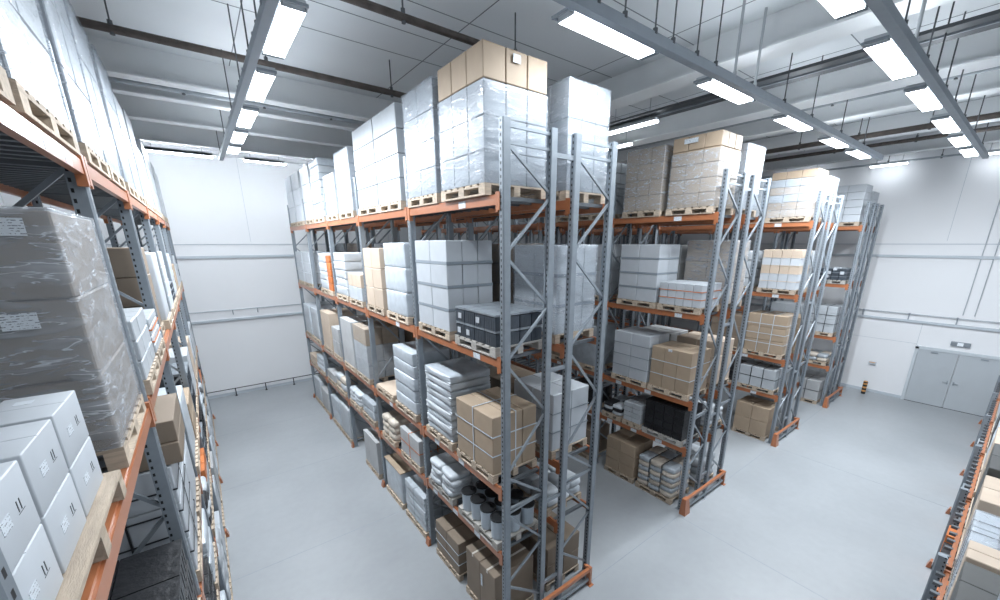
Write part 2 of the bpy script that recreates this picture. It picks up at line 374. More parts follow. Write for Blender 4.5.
# double door in the right wall
def door():
    x = XR
    b = MB(); b.box(x-.09, x, 2.2, 2.3, 0, 2.33); b.box(x-.09, x, -.17, -.07, 0, 2.33); b.box(x-.09, x, -.17, 2.3, 2.25, 2.36)
    struct('trim_%d' % (TR[0]+1), b.mesh('frame', [M['door_frame']])); TR[0] += 1
    for i, (y0, y1) in enumerate(((1.07, 2.195), (-.065, 1.055))):
        d = struct('door_%d' % (i+1), rbox(.05, y1-y0, 2.23, 'door', .004), (x-.04, (y0+y1)/2, .015))
        h = MB(); yy = (1 if i == 0 else -1)*-((y1-y0)/2-.08)
        h.cyl((-.025, yy, 1.05), (-.07, yy, 1.05), .018, 8); h.bar((-.065, yy, 1.05), (-.065, yy+(.13 if i == 0 else -.13), 1.05), .02)
        h.box(-.032, -.024, yy-.02, yy+.02, .97, 1.12); link('door_handle', h.mesh('handle', [M['rail']]), d)
        h = MB(); h.box(-.06, -.025, -yy*.2-.1, -yy*.2+.1, 2.14, 2.19); link('door_closer', h.mesh('closer', [M['rail']]), d)
    b = MB(); b.box(x-.07, x-.005, -.07, 2.2, 0, .014); trim(b, ['dark'])
door()
t = thing('exit_light', 'grey emergency light box with white middle panel above double door', 'sign', (XR-.05, 1.12, 2.55))
link('housing', rbox(.08, .52, .17, 'rail', .01), t)
for y, m_, n_ in ((-.17, 'steel', 'lamp_head'), (.17, 'steel', 'lamp_head')): link(n_, boxmesh(-.05, -.041, y-.07, y+.07, .04, .14, m_), t)
link('sign_panel', boxmesh(-.048, -.041, -.08, .08, .02, .15, mat('white_sign_panel', (.85, .9, .95), .4)), t)
t = thing('wall_switch', 'small white switch box with orange strip on right wall', 'switch', (XR-.03, 3.48, 1.24))
link('box', rbox(.06, .26, .13, 'white', .01), t); link('strip', boxmesh(-.034, -.03, -.1, .1, .09, .12, 'yellow'), t)
link('frame', boxmesh(-.032, -.028, -.12, .12, .0, .02, 'rail'), t)
t = thing('bollard', 'short black and orange striped bollard before the right wall', 'bollard', (22.45, 3.45, 0))
b = MB(); b.cyl((0, 0, 0), (0, 0, .56), .075, 16); link('post', b.mesh('post', [M['dark']]), t)
for z in (.11, .27, .43):
    b = MB(); b.cyl((0, 0, z), (0, 0, z+.07), .077, 16, cap=False); link('band', b.mesh('band', [M['yellow']]), t)
b = MB(); b.lathe([(.075, .56), (.06, .585), (.0, .59)], 16); link('cap', b.mesh('cap', [M['yellow']]), t)

# ------------------------------------------------------------------ lighting rows
ZL = 8.8; LP = 42
LM_TOP = {}
def lamp_mesh_parts(L, W):
    b = MB(); b.box(-L/2, L/2, -W/2, W/2, .02, .09); b.box(-L/2, -L/2+.02, -W/2, W/2, -.012, .02); b.box(L/2-.02, L/2, -W/2, W/2, -.012, .02)
    hm = b.mesh('housing', [M['lamp_body']])
    b = MB(); b.box(-L/2+.05, L/2-.05, -W/2+.03, W/2-.03, .09, .1); LM_TOP[(L, W)] = b.mesh('ceiling_fill_panel', [M['ceiling_fill']])  # glowing top panel is an added fill for the ceiling
    b = MB(); b.box(-L/2+.02, L/2-.02, -W/2+.01, W/2-.01, -.01, .02); dm = b.mesh('diffuser', [M['lamp']])
    b = MB()
    b.box(.058, .082, -W/2, W/2, .0, .03); b.box(-.005, .058, -W/2, -W/2+.02, .005, .03); b.box(-.005, .058, W/2-.02, W/2, .005, .03)
    cm = b.mesh('clips', [M['steel']])
    return hm, dm, cm
LM = {}; LD = {}
def light_under(t, L, W, z, power=30, spread=180, rz=0):
    k = (round(L, 2), W, power, spread)
    if k not in LD:
        ld = bpy.data.lights.new('lamp_light', 'AREA'); ld.shape = 'RECTANGLE'; ld.size = L*.96; ld.size_y = W*.9
        ld.energy = power; ld.color = (.885, .945, 1.0); ld.spread = math.radians(spread); LD[k] = ld
    o = bpy.data.objects.new('light', LD[k]); COL.objects.link(o); o.parent = t; o.location = (0, 0, z); o.rotation_euler = (0, 0, rz); return o
def lamp(x, y, z, L, W, rz, label, group=None, power=42):
    k = (L, W)
    if k not in LM: LM[k] = lamp_mesh_parts(L, W)
    t = thing('ceiling_lamp', label, 'lamp', (x, y, z), rz, group)
    light_under(t, L, W, -.016, power)
    link('housing', LM[k][0], t); link('diffuser', LM[k][1], t); link('ceiling_fill_panel', LM_TOP[k], t)
    link('end_clip', LM[k][2], t, (L/2, 0, 0)); link('end_clip', LM[k][2], t, (-L/2, 0, 0), (0, 0, math.pi))
    b = CACHE.get('lamp_arm')
    if not b: b = CACHE['lamp_arm'] = boxmesh(-.02, .02, 0, .14, .05, .09, 'rail', 'arm')
    for q in (-.3, .3): link('mounting_arm', b, t, (q*L, -W/2 if rz == 0 else W/2-.14+.14, 0), (0, 0, math.pi if rz == 0 else 0))
    return t
ordn = ['first', 'second', 'third', 'fourth', 'fifth', 'sixth', 'seventh', 'eighth', 'ninth', 'tenth', 'eleventh', 'twelfth']
for i, y in enumerate((5.95, 8.05, 10.1, 11.9, 13.5)):
    lamp(1.235, y, ZL, [1.36, 1.4, 1.4, 1.2, .95][i], .25, math.pi/2, 'bright linear lamp above the left aisle, %s from the camera' % ordn[i], power=[34, 50, 66, 72, 76][i])
for i, y in enumerate((3.6, 1.2)): lamp(1.235, y, ZL, 1.36, .25, math.pi/2, 'linear lamp above the left aisle, behind the %s visible one' % ('first' if i == 0 else 'nearest'), power=10)
for i, x in enumerate((4.35, 7.3, 10.25, 12.95, 15.1)):
    lamp(x, 3.7, ZL, [1.5, 1.45, 1.45, 1.4, 1.5][i], .25, 0, 'bright linear lamp in middle row, %s counted from the tall central rack' % ordn[i], power=[17, 24, 36, 60, 85][i])
for i, x in enumerate((5.15, 7.9, 10.4, 12.95, 15.15, 17.2)):
    lamp(x, 1.8, ZL, [1.6, 1.66, 1.6, 1.6, 1.45, 1.45][i], .26, 0, 'bright linear lamp in right hand row, %s from the camera' % ordn[i], power=[20, 22, 30, 42, 60, 75][i])
def trunk(a, c, label, rods, pale=()):
    a = Vector(a); c = Vector(c); t = thing('lighting_track', label, 'lighting track', a)
    d = (c-a); b = MB(); b.bar((0, 0, 0), d, .10, .11)
    link('trunking', b.mesh('trunk', [M['rail']]), t)
    n = Vector((-d.y, d.x, 0)).normalized()
    b = MB(); b.bar(Vector((0, 0, .08)), d+Vector((0, 0, .08)), .04, .03); link('cable', b.mesh('cable', [M['steel']]), t)
    for i, f in enumerate(rods):
        q = d*f; b = MB(); b.cyl(q+Vector((0, 0, .065)), q+Vector((0, 0, HC-a.z-.006)), .022 if i in pale else .011, 6); b.cyl(q+Vector((0, 0, .06)), q+Vector((0, 0, .14)), .03, 8)
        link('suspension_rod', b.mesh('rod', [M['rod_pale' if i in pale else 'rod']]), t)
    return t
trunk((1.03, -3.5, ZL+.03), (1.03, 15.2, ZL+.03), 'long grey lamp track above the left aisle', [.3, .47, .52, .57, .64, .74, .87, .99])
trunk((3.2, 3.47, ZL+.03), (16.4, 3.47, ZL+.03), 'long grey lamp track of the middle lamp row', [.02, .05, .085, .13, .16, .205, .245, .29, .345, .44, .55, .7, .85], (7, 8))
trunk((2.2, 1.58, ZL+.03), (18.6, 1.58, ZL+.03), 'long grey lamp track of the right hand lamp row', [.19, .3, .34, .39, .44, .5, .57, .66, .78, .9], (2,))
# side reflectors/brackets that join lamps to the track
# lamp strips along the far walls
def strip(a, c, label, w=.12, lm='lamp_strip'):
    a = Vector(a); c = Vector(c); t = thing('strip_lamp', label, 'lamp', a)
    b = MB(); b.bar(Vector((0, 0, .05)), c-a+Vector((0, 0, .05)), w, .06); link('housing', b.mesh('housing', [M['lamp_body']]), t)
    b = MB(); b.bar((0, 0, 0), c-a, w*.8, .05); link('tube', b.mesh('tube', [M[lm]]), t)
    for f in (.15, .85):
        q = (c-a)*f; b = MB(); b.cyl(q+Vector((0, 0, .08)), q+Vector((0, 0, HC-a.z-.002)), .01, 6); link('hanger', b.mesh('hanger', [M['rod_pale']]), t)
    return t
b = MB(); b.bar((XL+.1, 17.95, 9.36), (9.5, 17.95, 9.36), .06, .06)
tag(link('strip_lamp_rail', b.mesh('rail', [M['beam']])), 'pale rail carrying strip lamps before the far left wall', 'rail')
for i, (x0, x1) in enumerate(((-.85, 1.0), (1.9, 3.2), (3.9, 5.3), (-3.4, -1.6))):
    strip((x0, 17.95, 9.3), (x1, 17.95, 9.3), 'thin bright strip lamp by far left wall, %s' % ['nearest the left rack', 'right of the lamp row', 'above the far central rack end', 'hidden behind the left rack'][i])
for i, (p, q) in enumerate((((9.45, 6.4, 9.3), (9.45, 7.9, 9.3)), ((10.9, 8.2, 9.3), (10.9, 9.5, 9.3)), ((14.0, 8.2, 9.3), (14.0, 9.6, 9.3)), ((22.4, 3.9, 9.4), (22.4, 5.0, 9.4)), ((22.4, 1.0, 9.4), (22.4, 2.0, 9.4)), ((22.4, 6.6, 9.4), (22.4, 8.3, 9.4)))):
    strip(p, q, 'thin bright strip lamp %s' % ['beyond the central rack top, upper one', 'beyond the central rack top, lower one', 'behind the second rack row cartons', 'under right wall ceiling edge, near lamp row end', 'under right wall ceiling edge at picture edge', 'under right wall ceiling edge behind third row'][i], .16, 'lamp')

# ------------------------------------------------------------------ racks
D, G, PW, ZT = .886, .325, .10, 7.85
LV = (1.67, 2.87, 4.92, 7.03)
LVL = (1.67, 2.87, 5.06, 7.08)
def post_mesh(m, h=ZT):
    k = ('post', m, h)
    if k not in CACHE:
        b = MB(); w = PW/2; dx = .055
        # omega section: broad front web, chamfered corners, returned lips
        pr = [(-dx, -w+.018), (-dx+.014, -w), (dx, -w), (dx, -w+.03), (dx-.012, -w+.03), (dx-.012, w-.03), (dx, w-.03), (dx, w), (-dx+.014, w), (-dx, w-.018)]
        n = len(pr)
        b.v = [(x, y, .01) for x, y in pr]+[(x, y, h) for x, y in pr]
        for i in range(n): b.f.append([i, (i+1) % n, n+(i+1) % n, n+i]); b.mi.append(0)
        b.f.append(list(range(n))[::-1]); b.f.append(list(range(n, 2*n))); b.mi += [0, 0]
        b.box(-dx-.03, dx+.03, -w-.03, w+.03, 0, .01)
        CACHE[k] = b.mesh('post', [M[m]])
    return CACHE[k]
NODES = [('f', 7.62), ('r', 7.05), ('f', 6.3), ('r', 5.58), ('f', 4.86), ('r', 3.95), ('f', 3.08), ('r', 2.5), ('f', 2.42), ('r', 1.6), ('f', 1.05), ('r', .4)]
def brace_mesh(z0, z1, fr, d):
    k = ('brace', z0, z1, fr, d)
    if k not in CACHE:
        b = MB(); x0, x1 = .05, d-.05
        a = (x0, 0, z0) if fr else (x1, 0, z0); c = (x1, 0, z1) if fr else (x0, 0, z1)
        b.bar(a, c, .036, .03); CACHE[k] = b.mesh('brace', [M['steel']])
    return CACHE[k]
def beam_mesh(L, conn=True):
    k = ('beam', round(L, 3))
    if k not in CACHE:
        b = MB(); l = L/2-PW/2
        b.box(-.005, .045, -l, l, -.125, -.02); b.box(.01, .045, -l, l, -.02, 0)
        CACHE[k] = b.mesh('beam', [M['orange']])
        b = MB()
        b.hexa([(-.014, -.045, -.21), (.05, -.045, -.21), (.05, 0, -.21), (-.014, 0, -.21), (-.014, -.045, .025), (.05, -.045, .025), (.05, 0, .025), (-.014, 0, .025)])
        b.hexa([(-.014, 0, -.19), (-.006, 0, -.19), (-.006, .04, -.19), (-.014, .04, -.19), (-.014, 0, .02), (-.006, 0, .02), (-.006, .04, .02), (-.014, .04, .02)])
        CACHE[('conn',)+k[1:]] = b.mesh('connector', [M['orange']])
    return CACHE[k], CACHE[('conn',)+k[1:]]
def bars_mesh(L, d, n=10):
    k = ('bars', round(L, 3), d, n)
    if k not in CACHE:
        b = MB(); 
        for i in range(n):
            y = -L/2+.17+(L-.34)*i/(n-1); b.box(.045, d-.045, y-.03, y+.03, -.06, -.012)
        CACHE[k] = b.mesh('bars', [M['steel_dark']])
    return CACHE[k]
def rack(name, label, loc, rz, ys, side='f', post='galv', levels=LV, tops=ZT, stickers=(), group=None, nb=10, tag_end=False, inset=0):
    """local x = 0 is the front face, x = D the rear one, y runs along the row"""
    t = thing(name, label, 'pallet rack', loc, rz, group)
    pm = post_mesh(post, tops)
    for y in ys:
        link('upright_post', pm, t, (.055, y, 0)); link('upright_post', pm, t, (D-.055, y, 0), (0, 0, math.pi))
        for (a, za), (c, zc) in zip(NODES, NODES[1:]):
            if max(za, zc) > tops: continue
            link('brace', brace_mesh(za, zc, a == 'f', D), t, (0, y, 0))
        for z in (7.78, 7.6, 2.5, .22):
            if z < tops: link('brace', brace_mesh(z, z, True, D), t, (0, y, 0))
        for s in side:
            if y == ys[0] and tag_end: continue
            fx = -.02 if s == 'f' else D+.02; k = 1 if s == 'f' else -1
            b = MB(); b.hexa([(fx-k*.06, y-.075, 0), (fx+k*.01, y-.075, 0), (fx+k*.01, y+.075, 0), (fx-k*.06, y+.075, 0), (fx-k*.022, y-.065, .16), (fx+k*.01, y-.065, .16), (fx+k*.01, y+.065, .16), (fx-k*.022, y+.065, .16)])
            key = ('prot', s, y)
            link('post_protector', b.mesh('protector', [M['orange']]), t)
    for y0, y1 in zip(ys, ys[1:]):
        L = y1-y0; bm_, cm_ = beam_mesh(L)
        for z in levels:
            for x, r in ((inset, 0), (D, math.pi)):
                o = link('beam', bm_, t, (x, (y0+y1)/2, z), (0, 0, r)); link('beam_connector', cm_, o, (0, L/2-PW/2, 0)); c_ = link('beam_connector', cm_, o, (0, -L/2+PW/2, 0)); c_.scale = (1, -1, 1)
            link('shelf_bars', bars_mesh(L, D, nb), t, (0, (y0+y1)/2, z))
    for (y, z, s) in stickers:
        fx = -.0075 if s == 'f' else D+.0055
        link('beam_label', boxmesh(-.0015, .0015, -.09, .09, -.045, .045, 'label'), t, (fx, y, z-.072))
    return t
def Y(k, y0=4.134, b=2.75): return y0+b*k
xA, xB, xC, xD = 3.043, 8.541, 14.13, 19.31
YR = [2.75*k for k in range(6)]
st = [(.62, 4.92, 'f'), (1.2, 2.87, 'f'), (2.1, 2.87, 'f'), (.75, 1.67, 'f'), (1.5, 1.67, 'f'), (2.3, 1.67, 'f'), (.9, 7.03, 'f'), (3.6, 4.92, 'f'), (4.4, 2.87, 'f')]
def spacer(t, ys):
    for y in ys:
        for z in (7.55, 4.6, 2.3, .6): link('row_spacer', boxmesh(-G, 0, -.02, .02, -.03, .03, 'steel', 'spacer'), t, (0, y, z))
for nm, x, l1, l2 in (('A', xA, 'grey and orange rack row nearest the camera, left half of centre pair', 'grey and orange rack row nearest the camera, right half of centre pair'),
                  ('B', xB, 'second grey and orange rack row, half facing the middle aisle', 'second grey and orange rack row, half turned away behind its twin'),
                  ('C', xC, 'third grey and orange rack row, half facing left', 'third grey and orange rack row, half facing the wall'),
                  ('D', xD, 'farthest grey and orange rack row, half facing left', 'farthest grey and orange rack row, half facing the right wall')):
    rack('pallet_rack', l1, (x, 4.134, 0), 0, YR, 'f', stickers=st if nm in 'ABC' else (), tag_end=True)
    t = rack('pallet_rack', l2, (x+D+G, 4.134, 0), 0, YR, 'r', tag_end=True); spacer(t, YR[:3] if nm == 'A' else YR[:2])
    # end guard of the double row
    g = thing('end_guard', 'orange crash rail at the floor end of the %s rack row' % {'A': 'central', 'B': 'second', 'C': 'third', 'D': 'farthest'}[nm], 'crash rail', (x-.05, 3.99, 0))
    W = 2*D+G-.1
    b = MB(); b.hexa([(-.1, -.1, 0), (.14, -.1, 0), (.14, .06, 0), (-.1, .06, 0), (-.055, -.055, .42), (.095, -.055, .42), (.095, .045, .42), (-.055, .045, .42)])
    link('corner_protector', b.mesh('protector', [M['orange']]), g)
    b = MB(); b.box(.09, W+.04, -.035, .025, .33, .40); link('guard_rail', b.mesh('rail', [M['orange']]), g)
    b = MB(); b.box(.10, W, -.02, .02, .10, .16); link('lower_rail', b.mesh('rail', [M['steel']]), g)
    b = MB(); b.box(W, W+.06, -.04, .05, 0, .41); b.box(W-.02, W+.09, -.08, .07, 0, .012); b.box(W-.01, W+.06, .05, .12, .33, .40); link('guard_post', b.mesh('post', [M['orange']]), g)
    b = MB(); b.box(W/2-.02, W/2+.02, -.03, .03, 0, .33); b.box(W/2-.04, W/2+.04, -.06, .06, 0, .012); link('guard_post', b.mesh('post', [M['steel']]), g)
YL = [1.57, 4.65, 7.3, 9.95, 12.6, 15.25, 17.9]
XLF = -.58
rack('pallet_rack', 'tall grey and orange rack filling the left foreground', (XLF-D, 0, 0), 0, YL, 'r', 'galv_side', stickers=[(3.62, 7.08, 'r'), (4.1, 7.08, 'r'), (2.9, 7.08, 'r')], nb=16, levels=LVL)
XE = [5.45+2.75*k for k in range(7)]
rack('pallet_rack', 'low grey and orange rack at the lower right edge, seen from above', (0, -.05, 0), -math.pi/2, XE, 'f', 'galv_side', levels=(1.7,), tops=1.9, inset=.13)
rack('pallet_rack', 'taller perforated rack frame in the lower right corner', (0, -.2, 0), -math.pi/2, [2.3], 'f', 'galv_side', levels=(), tops=5.2)

# ------------------------------------------------------------------ pallets
def pallet_meshes(Lx, Ly, m):
    k = ('pal', round(Lx, 3), round(Ly, 3), m)
    if k in CACHE: return CACHE[k]
    r = {}
    w = .1
    b = MB(); b.box(-w/2, w/2, -.07, .07, 0, .078); r['block'] = (b.mesh('block', [M[m]]), [(sx*(Lx/2-w/2), sy*(Ly/2-.07), .022) for sx in (-1, 0, 1) for sy in (-1, 0, 1)])
    b = MB(); b.box(-w/2, w/2, -Ly/2, Ly/2, 0, .022); r['bottom_board'] = (b.mesh('bottom', [M[m]]), [(sx*(Lx/2-w/2), 0, 0) for sx in (-1, 0, 1)])
    b = MB(); b.box(-w/2, w/2, -Ly/2, Ly/2, 0, .022); r['stringer_board'] = (b.mesh('stringer', [M[m]]), [(sx*(Lx/2-w/2), 0, .1) for sx in (-1, 0, 1)])
    n = 7; bw = Ly/n*.74
    b = MB(); b.box(-Lx/2, Lx/2, -bw/2, bw/2, 0, .022); r['deck_board'] = (b.mesh('deck', [M[m]]), [(0, -Ly/2+bw/2+(Ly-bw)*i/(n-1), .122) for i in range(n)])
    one = MB()
    for me, ps in r.values():
        vs = [v.co[:] for v in me.vertices]
        for p in ps:
            i = len(one.v); one.v += [(v[0]+p[0], v[1]+p[1], v[2]+p[2]) for v in vs]
            for f in me.polygons: one.f.append([i+q for q in f.vertices]); one.mi.append(0)
    CACHE[k] = (r, one.mesh('pallet', [M[m]])); return CACHE[k]
def pallet(x, y, z, Lx, Ly, label, m='wood', detail=False, rz=0, group=None):
    r, one = pallet_meshes(Lx, Ly, m)
    if not detail:
        return tag(link('wooden_pallet', one, None, (x, y, z), (0, 0, rz)), label, 'pallet', group)
    t = thing('wooden_pallet', label, 'pallet', (x, y, z), rz, group)
    for n, (me, ps) in r.items():
        for p in ps: link(n, me, t, p)
    return t

# ------------------------------------------------------------------ loads
RACKN = {'AF': 'central rack left half', 'AR': 'central rack right half', 'BF': 'second rack near half', 'BR': 'second rack back half', 'CF': 'third rack near half', 'CR': 'third rack back half', 'DF': 'farthest rack near half', 'DR': 'farthest rack back half', 'L': 'left foreground rack', 'E': 'right edge rack'}
LVN = {4: 'top shelf', 3: 'second shelf', 2: 'third shelf', 1: 'lowest shelf', 0: 'floor level'}
RX = {'AF': (xA, 1), 'AR': (xA+D+G, 1), 'BF': (xB, 1), 'BR': (xB+D+G, 1), 'CF': (xC, 1), 'CR': (xC+D+G, 1), 'DF': (xD, 1), 'DR': (xD+D+G, 1), 'L': (XLF-D, 1)}
POSN = ['first', 'second', 'third', 'fourth', 'fifth', 'sixth', 'seventh', 'eighth', 'ninth', 'tenth', 'eleventh', 'twelfth']

def ring(b, x, y, z, h, t=.004):
    b.box(-x-t, -x, -y-t, y+t, z, z+h); b.box(x, x+t, -y-t, y+t, z, z+h); b.box(-x, x, -y-t, -y, z, z+h); b.box(-x, x, y, y+t, z, z+h)
def vring(b, x, y, z, c, w, axis, t=.004):
    if axis == 'y':   # band lying in an x-z plane at y = c
        b.box(-x-t, -x, c-w/2, c+w/2, 0, z+t); b.box(x, x+t, c-w/2, c+w/2, 0, z+t); b.box(-x, x, c-w/2, c+w/2, z, z+t)
    else:
        b.box(c-w/2, c+w/2, -y-t, -y, 0, z+t); b.box(c-w/2, c+w/2, y, y+t, 0, z+t); b.box(c-w/2, c+w/2, -y, y, z, z+t)

def sack_mesh(dx, dy, dz, m):
    k = ('sack', round(dx, 2), round(dy, 2), round(dz, 2), m)
    if k not in CACHE:
        bm = bmesh.new(); bmesh.ops.create_uvsphere(bm, u_segments=16, v_segments=10, radius=1)
        rnd = random.Random(3)
        for v in bm.verts:
            c = v.co
            f = lambda a, p: math.copysign(abs(a)**p, a)
            v.co = Vector((f(c.x, .36)*dx/2*(1+rnd.uniform(-.02, .02)), f(c.y, .36)*dy/2*(1+rnd.uniform(-.02, .02)), f(c.z, .6)*dz/2+dz/2+rnd.uniform(-.004, .004)))
        me = bpy.data.meshes.new('sack'); bm.to_mesh(me); bm.free(); me.materials.append(M[m])
        for p in me.polygons: p.use_smooth = True
        CACHE[k] = me
    return CACHE[k]

def crate_mesh(dx, dy, dz, m='crate'):
    k = ('crate', round(dx, 2), round(dy, 2), round(dz, 2), m)
    if k not in CACHE:
        b = MB(); x, y = dx/2-.006, dy/2-.006
        b.box(-x, x, -y, y, 0, dz*.8)
        b.box(-x-.005, x+.005, -y-.005, y+.005, dz*.86, dz*.98, 1)      # rim
        for s in (-1, 1):                                             # ribs and handle recess
            for q in (-.32, -.12, .12, .32):
                b.box(s*x-.004, s*x+.004, q*dy-.006, q*dy+.006, .01, dz*.8); b.box(q*dx-.006, q*dx+.006, s*y-.004, s*y+.004, .01, dz*.8)
        CACHE[k] = b.mesh('crate', [M[m], M['steel' if m == 'crate' else m]])
    return CACHE[k]

def name_of(look, rk, lv, pos):
    for tail in (', %s, %s, %s from aisle end', ', %s, %s, %s'):
        for lk in (look, look.split(',')[0]):
            s = lk+tail % (LVN[lv], RACKN[rk], POSN[pos])
            if len(s.replace('-', ' ').split()) <= 16: return s
    return ' '.join(look.split(',')[0].split()[:7])+', %s, %s, %s' % (LVN[lv], RACKN[rk], POSN[pos])
def load(rk, lv, pos, y0, y1, z1, style, n, m, look, wrap=None, strap=None, x0=None, x1=None, zb=None, pal='wood', detail=False, nm=None, cat='carton stack', tapes=False, extra=None, plook=None, jit=.003, label=None, wh=1):
    bx, _ = RX.get(rk, (0, 1))
    if x0 is None: x0 = bx+(-.015 if rk != 'L' else .02)
    if x1 is None: x1 = bx+D-.03 if rk != 'L' else XLF+.01
    zl = (0,)+(LVL if rk == 'L' else LV)
    base = zl[lv] if zb is None else zb
    cx, cy = (x0+x1)/2, (y0+y1)/2
    if pal:
        pallet(cx, cy, base+.001, x1-x0+.02, y1-y0+.02, name_of('pallet under '+(plook or look.split(',')[0]), rk, lv, pos), pal, detail)
        z0 = base+.146
    else: z0 = base+.002
    dx, dy, dz = x1-x0, y1-y0, z1-z0
    t = thing(nm or {'cartons': 'carton_stack', 'slabs': 'wrapped_goods_stack', 'crates': 'crate_stack', 'sacks': 'sack_stack'}.get(style, 'carton_stack'),
              label or name_of(look, rk, lv, pos), cat, (cx, cy, z0))
    nx, ny, nz = n
    rnd = random.Random(int(x0*100+y0*37+z0*11))
    g = .011
    if style in ('cartons', 'crates'):
        gap = .0 if not strap == 'bands' else .03
        cz = (dz-gap*(nz-1))/nz; wx, wy = dx/nx-g, dy/ny-g
        mm = m if isinstance(m, (list, tuple)) else [m]
        for k in range(nz):
            for i in range(nx):
                for j in range(ny):
                    if 0 < i < nx-1 and 0 < j < ny-1 and k < nz-1: continue
                    mk = mm[min(k, len(mm)-1)] if len(mm) > 1 else mm[0]
                    if style == 'cartons': me = rbox(wx, wy, cz-.008, mk, .009)
                    else: me = crate_mesh(wx, wy, cz, mk)
                    lx, ly, lz = -dx/2+(i+.5)*dx/nx, -dy/2+(j+.5)*dy/ny, k*(cz+gap)
                    c = link('carton' if style == 'cartons' else 'crate', me, t, (lx+rnd.uniform(-jit, jit), ly+rnd.uniform(-jit, jit), lz))
                    if tapes and style == 'cartons' and (i in (0, nx-1) or j in (0, ny-1) or k == nz-1):
                        tm = CACHE.get(('tape', me.name))
                        if not tm:
                            b = MB()
                            b.box(-wx/2-.0015, wx/2+.0015, -.02, .02, cz-.004, cz-.0015)
                            for s in (-1, 1): b.box(*sorted((s*wx/2, s*(wx/2+.0015))), -.02, .02, cz-.07, cz-.003)
                            tm = CACHE[('tape', me.name)] = b.mesh('tape', [M['tape']])
                        link('tape', tm, c)
                    if style == 'crates' and m != 'crate_black' and rnd.random() < .35:
                        s = -1
                        b = CACHE.get(('clab', round(wx, 2)))
                        if not b: b = CACHE[('clab', round(wx, 2))] = boxmesh(-.004, 0, -wy*.17, wy*.17, cz*.25, cz*.62, 'white')
                        link('crate_label', b, c, (-wx/2-.004, rnd.uniform(-.04, .04), 0))
                        if rnd.random() < .5:
                            q = CACHE.get(('clab2', round(wx, 2))) or CACHE.setdefault(('clab2', round(wx, 2)), boxmesh(-wx*.17, wx*.17, -.004, 0, cz*.25, cz*.62, 'label'))
                            link('crate_label', q, c, (0, -wy/2-.005, 0))
            if strap == 'bands' and k < nz-1:
                b = MB(); ring(b, dx/2-.004, dy/2-.004, k*(cz+gap)+cz-.008, gap+.016); b.box(-dx/2+.01, dx/2-.01, -dy/2+.01, dy/2-.01, k*(cz+gap)+cz-.002, k*(cz+gap)+cz+gap-.002)
                link('layer_band', b.mesh('band', [M['strap_grey']]), t)
    elif style == 'slabs':
        cz = dz/nz
        mm = m if isinstance(m, (list, tuple)) else [m]
        for k in range(nz):
            me = rbox(dx*.97, dy*.97, cz-.004, mm[k % len(mm)], .02, 2, .012, 5, name='slab')
            link('wrapped_layer', me, t, (rnd.uniform(-.012, .012), rnd.uniform(-.012, .012), k*cz), (0, 0, rnd.uniform(-.012, .012)))
    elif style == 'sacks':
        cz = dz/nz
        mm = m if isinstance(m, (list, tuple)) else [m]
        for k in range(nz):
            for i in range(nx):
                for j in range(ny):
                    if 0 < i < nx-1 and 0 < j < ny-1 and k < nz-1: continue
                    link('sack', sack_mesh(dx/nx*1.03, dy/ny*1.03, cz*1.12, mm[(i+j+k) % len(mm)]), t, (-dx/2+(i+.5)*dx/nx, -dy/2+(j+.5)*dy/ny, k*cz), (0, 0, rnd.uniform(-.05, .05)))
    if strap and strap != 'bands':
        sm, sv, sh = strap
        for q in range(sv):
            c = -dy/2+dy*(q+1)/(sv+1)
            b = MB(); vring(b, dx/2+.001, dy/2, dz, c, .018, 'y'); link('strap', b.mesh('strap', [M[sm]]), t)
            c = -dx/2+dx*(q+1)/(sv+1)
            b = MB(); vring(b, dx/2, dy/2+.001, dz+.002, c, .018, 'x'); link('strap', b.mesh('strap', [M[sm]]), t)
        for q in range(sh):
            z = dz*(q+1)/(sh+1); b = MB(); ring(b, dx/2+.003, dy/2+.003, z-.009, .018); link('strap', b.mesh('strap', [M[sm]]), t)
    if wrap:
        k = ('wrap', round(dx, 2), round(dy, 2), round(dz*wh, 2), wrap)
        if k not in CACHE:
            me = rbox(dx+.02, dy+.02, dz*wh+(.012 if wh == 1 else 0), wrap, .012, 2, .006, 9, name='wrap').copy()
            # open the bottom so that the film hangs round the stack
            bm = bmesh.new(); bm.from_mesh(me)
            bmesh.ops.delete(bm, geom=[f for f in bm.faces if f.normal.z < -.9 or (wh < 1 and f.normal.z > .9)], context='FACES'); bm.to_mesh(me); bm.free(); CACHE[k] = me
        link('stretch_film', CACHE[k], t, (0, 0, -.004))
    if extra: extra(t, dx, dy, dz)
    return t
def side_label(side, u, w, z, h):
    """sticker on the stack: side 'x-' faces -X, 'y-' faces -Y, 'x+' faces +X"""
    def f(t, dx, dy, dz):
        e = .018
        if side == 'y-': me = boxmesh(u*dx-w/2, u*dx+w/2, -dy/2-e-.002, -dy/2-e, z-h/2, z+h/2, 'label')
        elif side == 'x-': me = boxmesh(-dx/2-e-.002, -dx/2-e, u*dy-w/2, u*dy+w/2, z-h/2, z+h/2, 'label')
        else: me = boxmesh(dx/2+e, dx/2+e+.002, u*dy-w/2, u*dy+w/2, z-h/2, z+h/2, 'label')
        link('sticker', me, t)
    return f

W, T = 'white', 'tan'
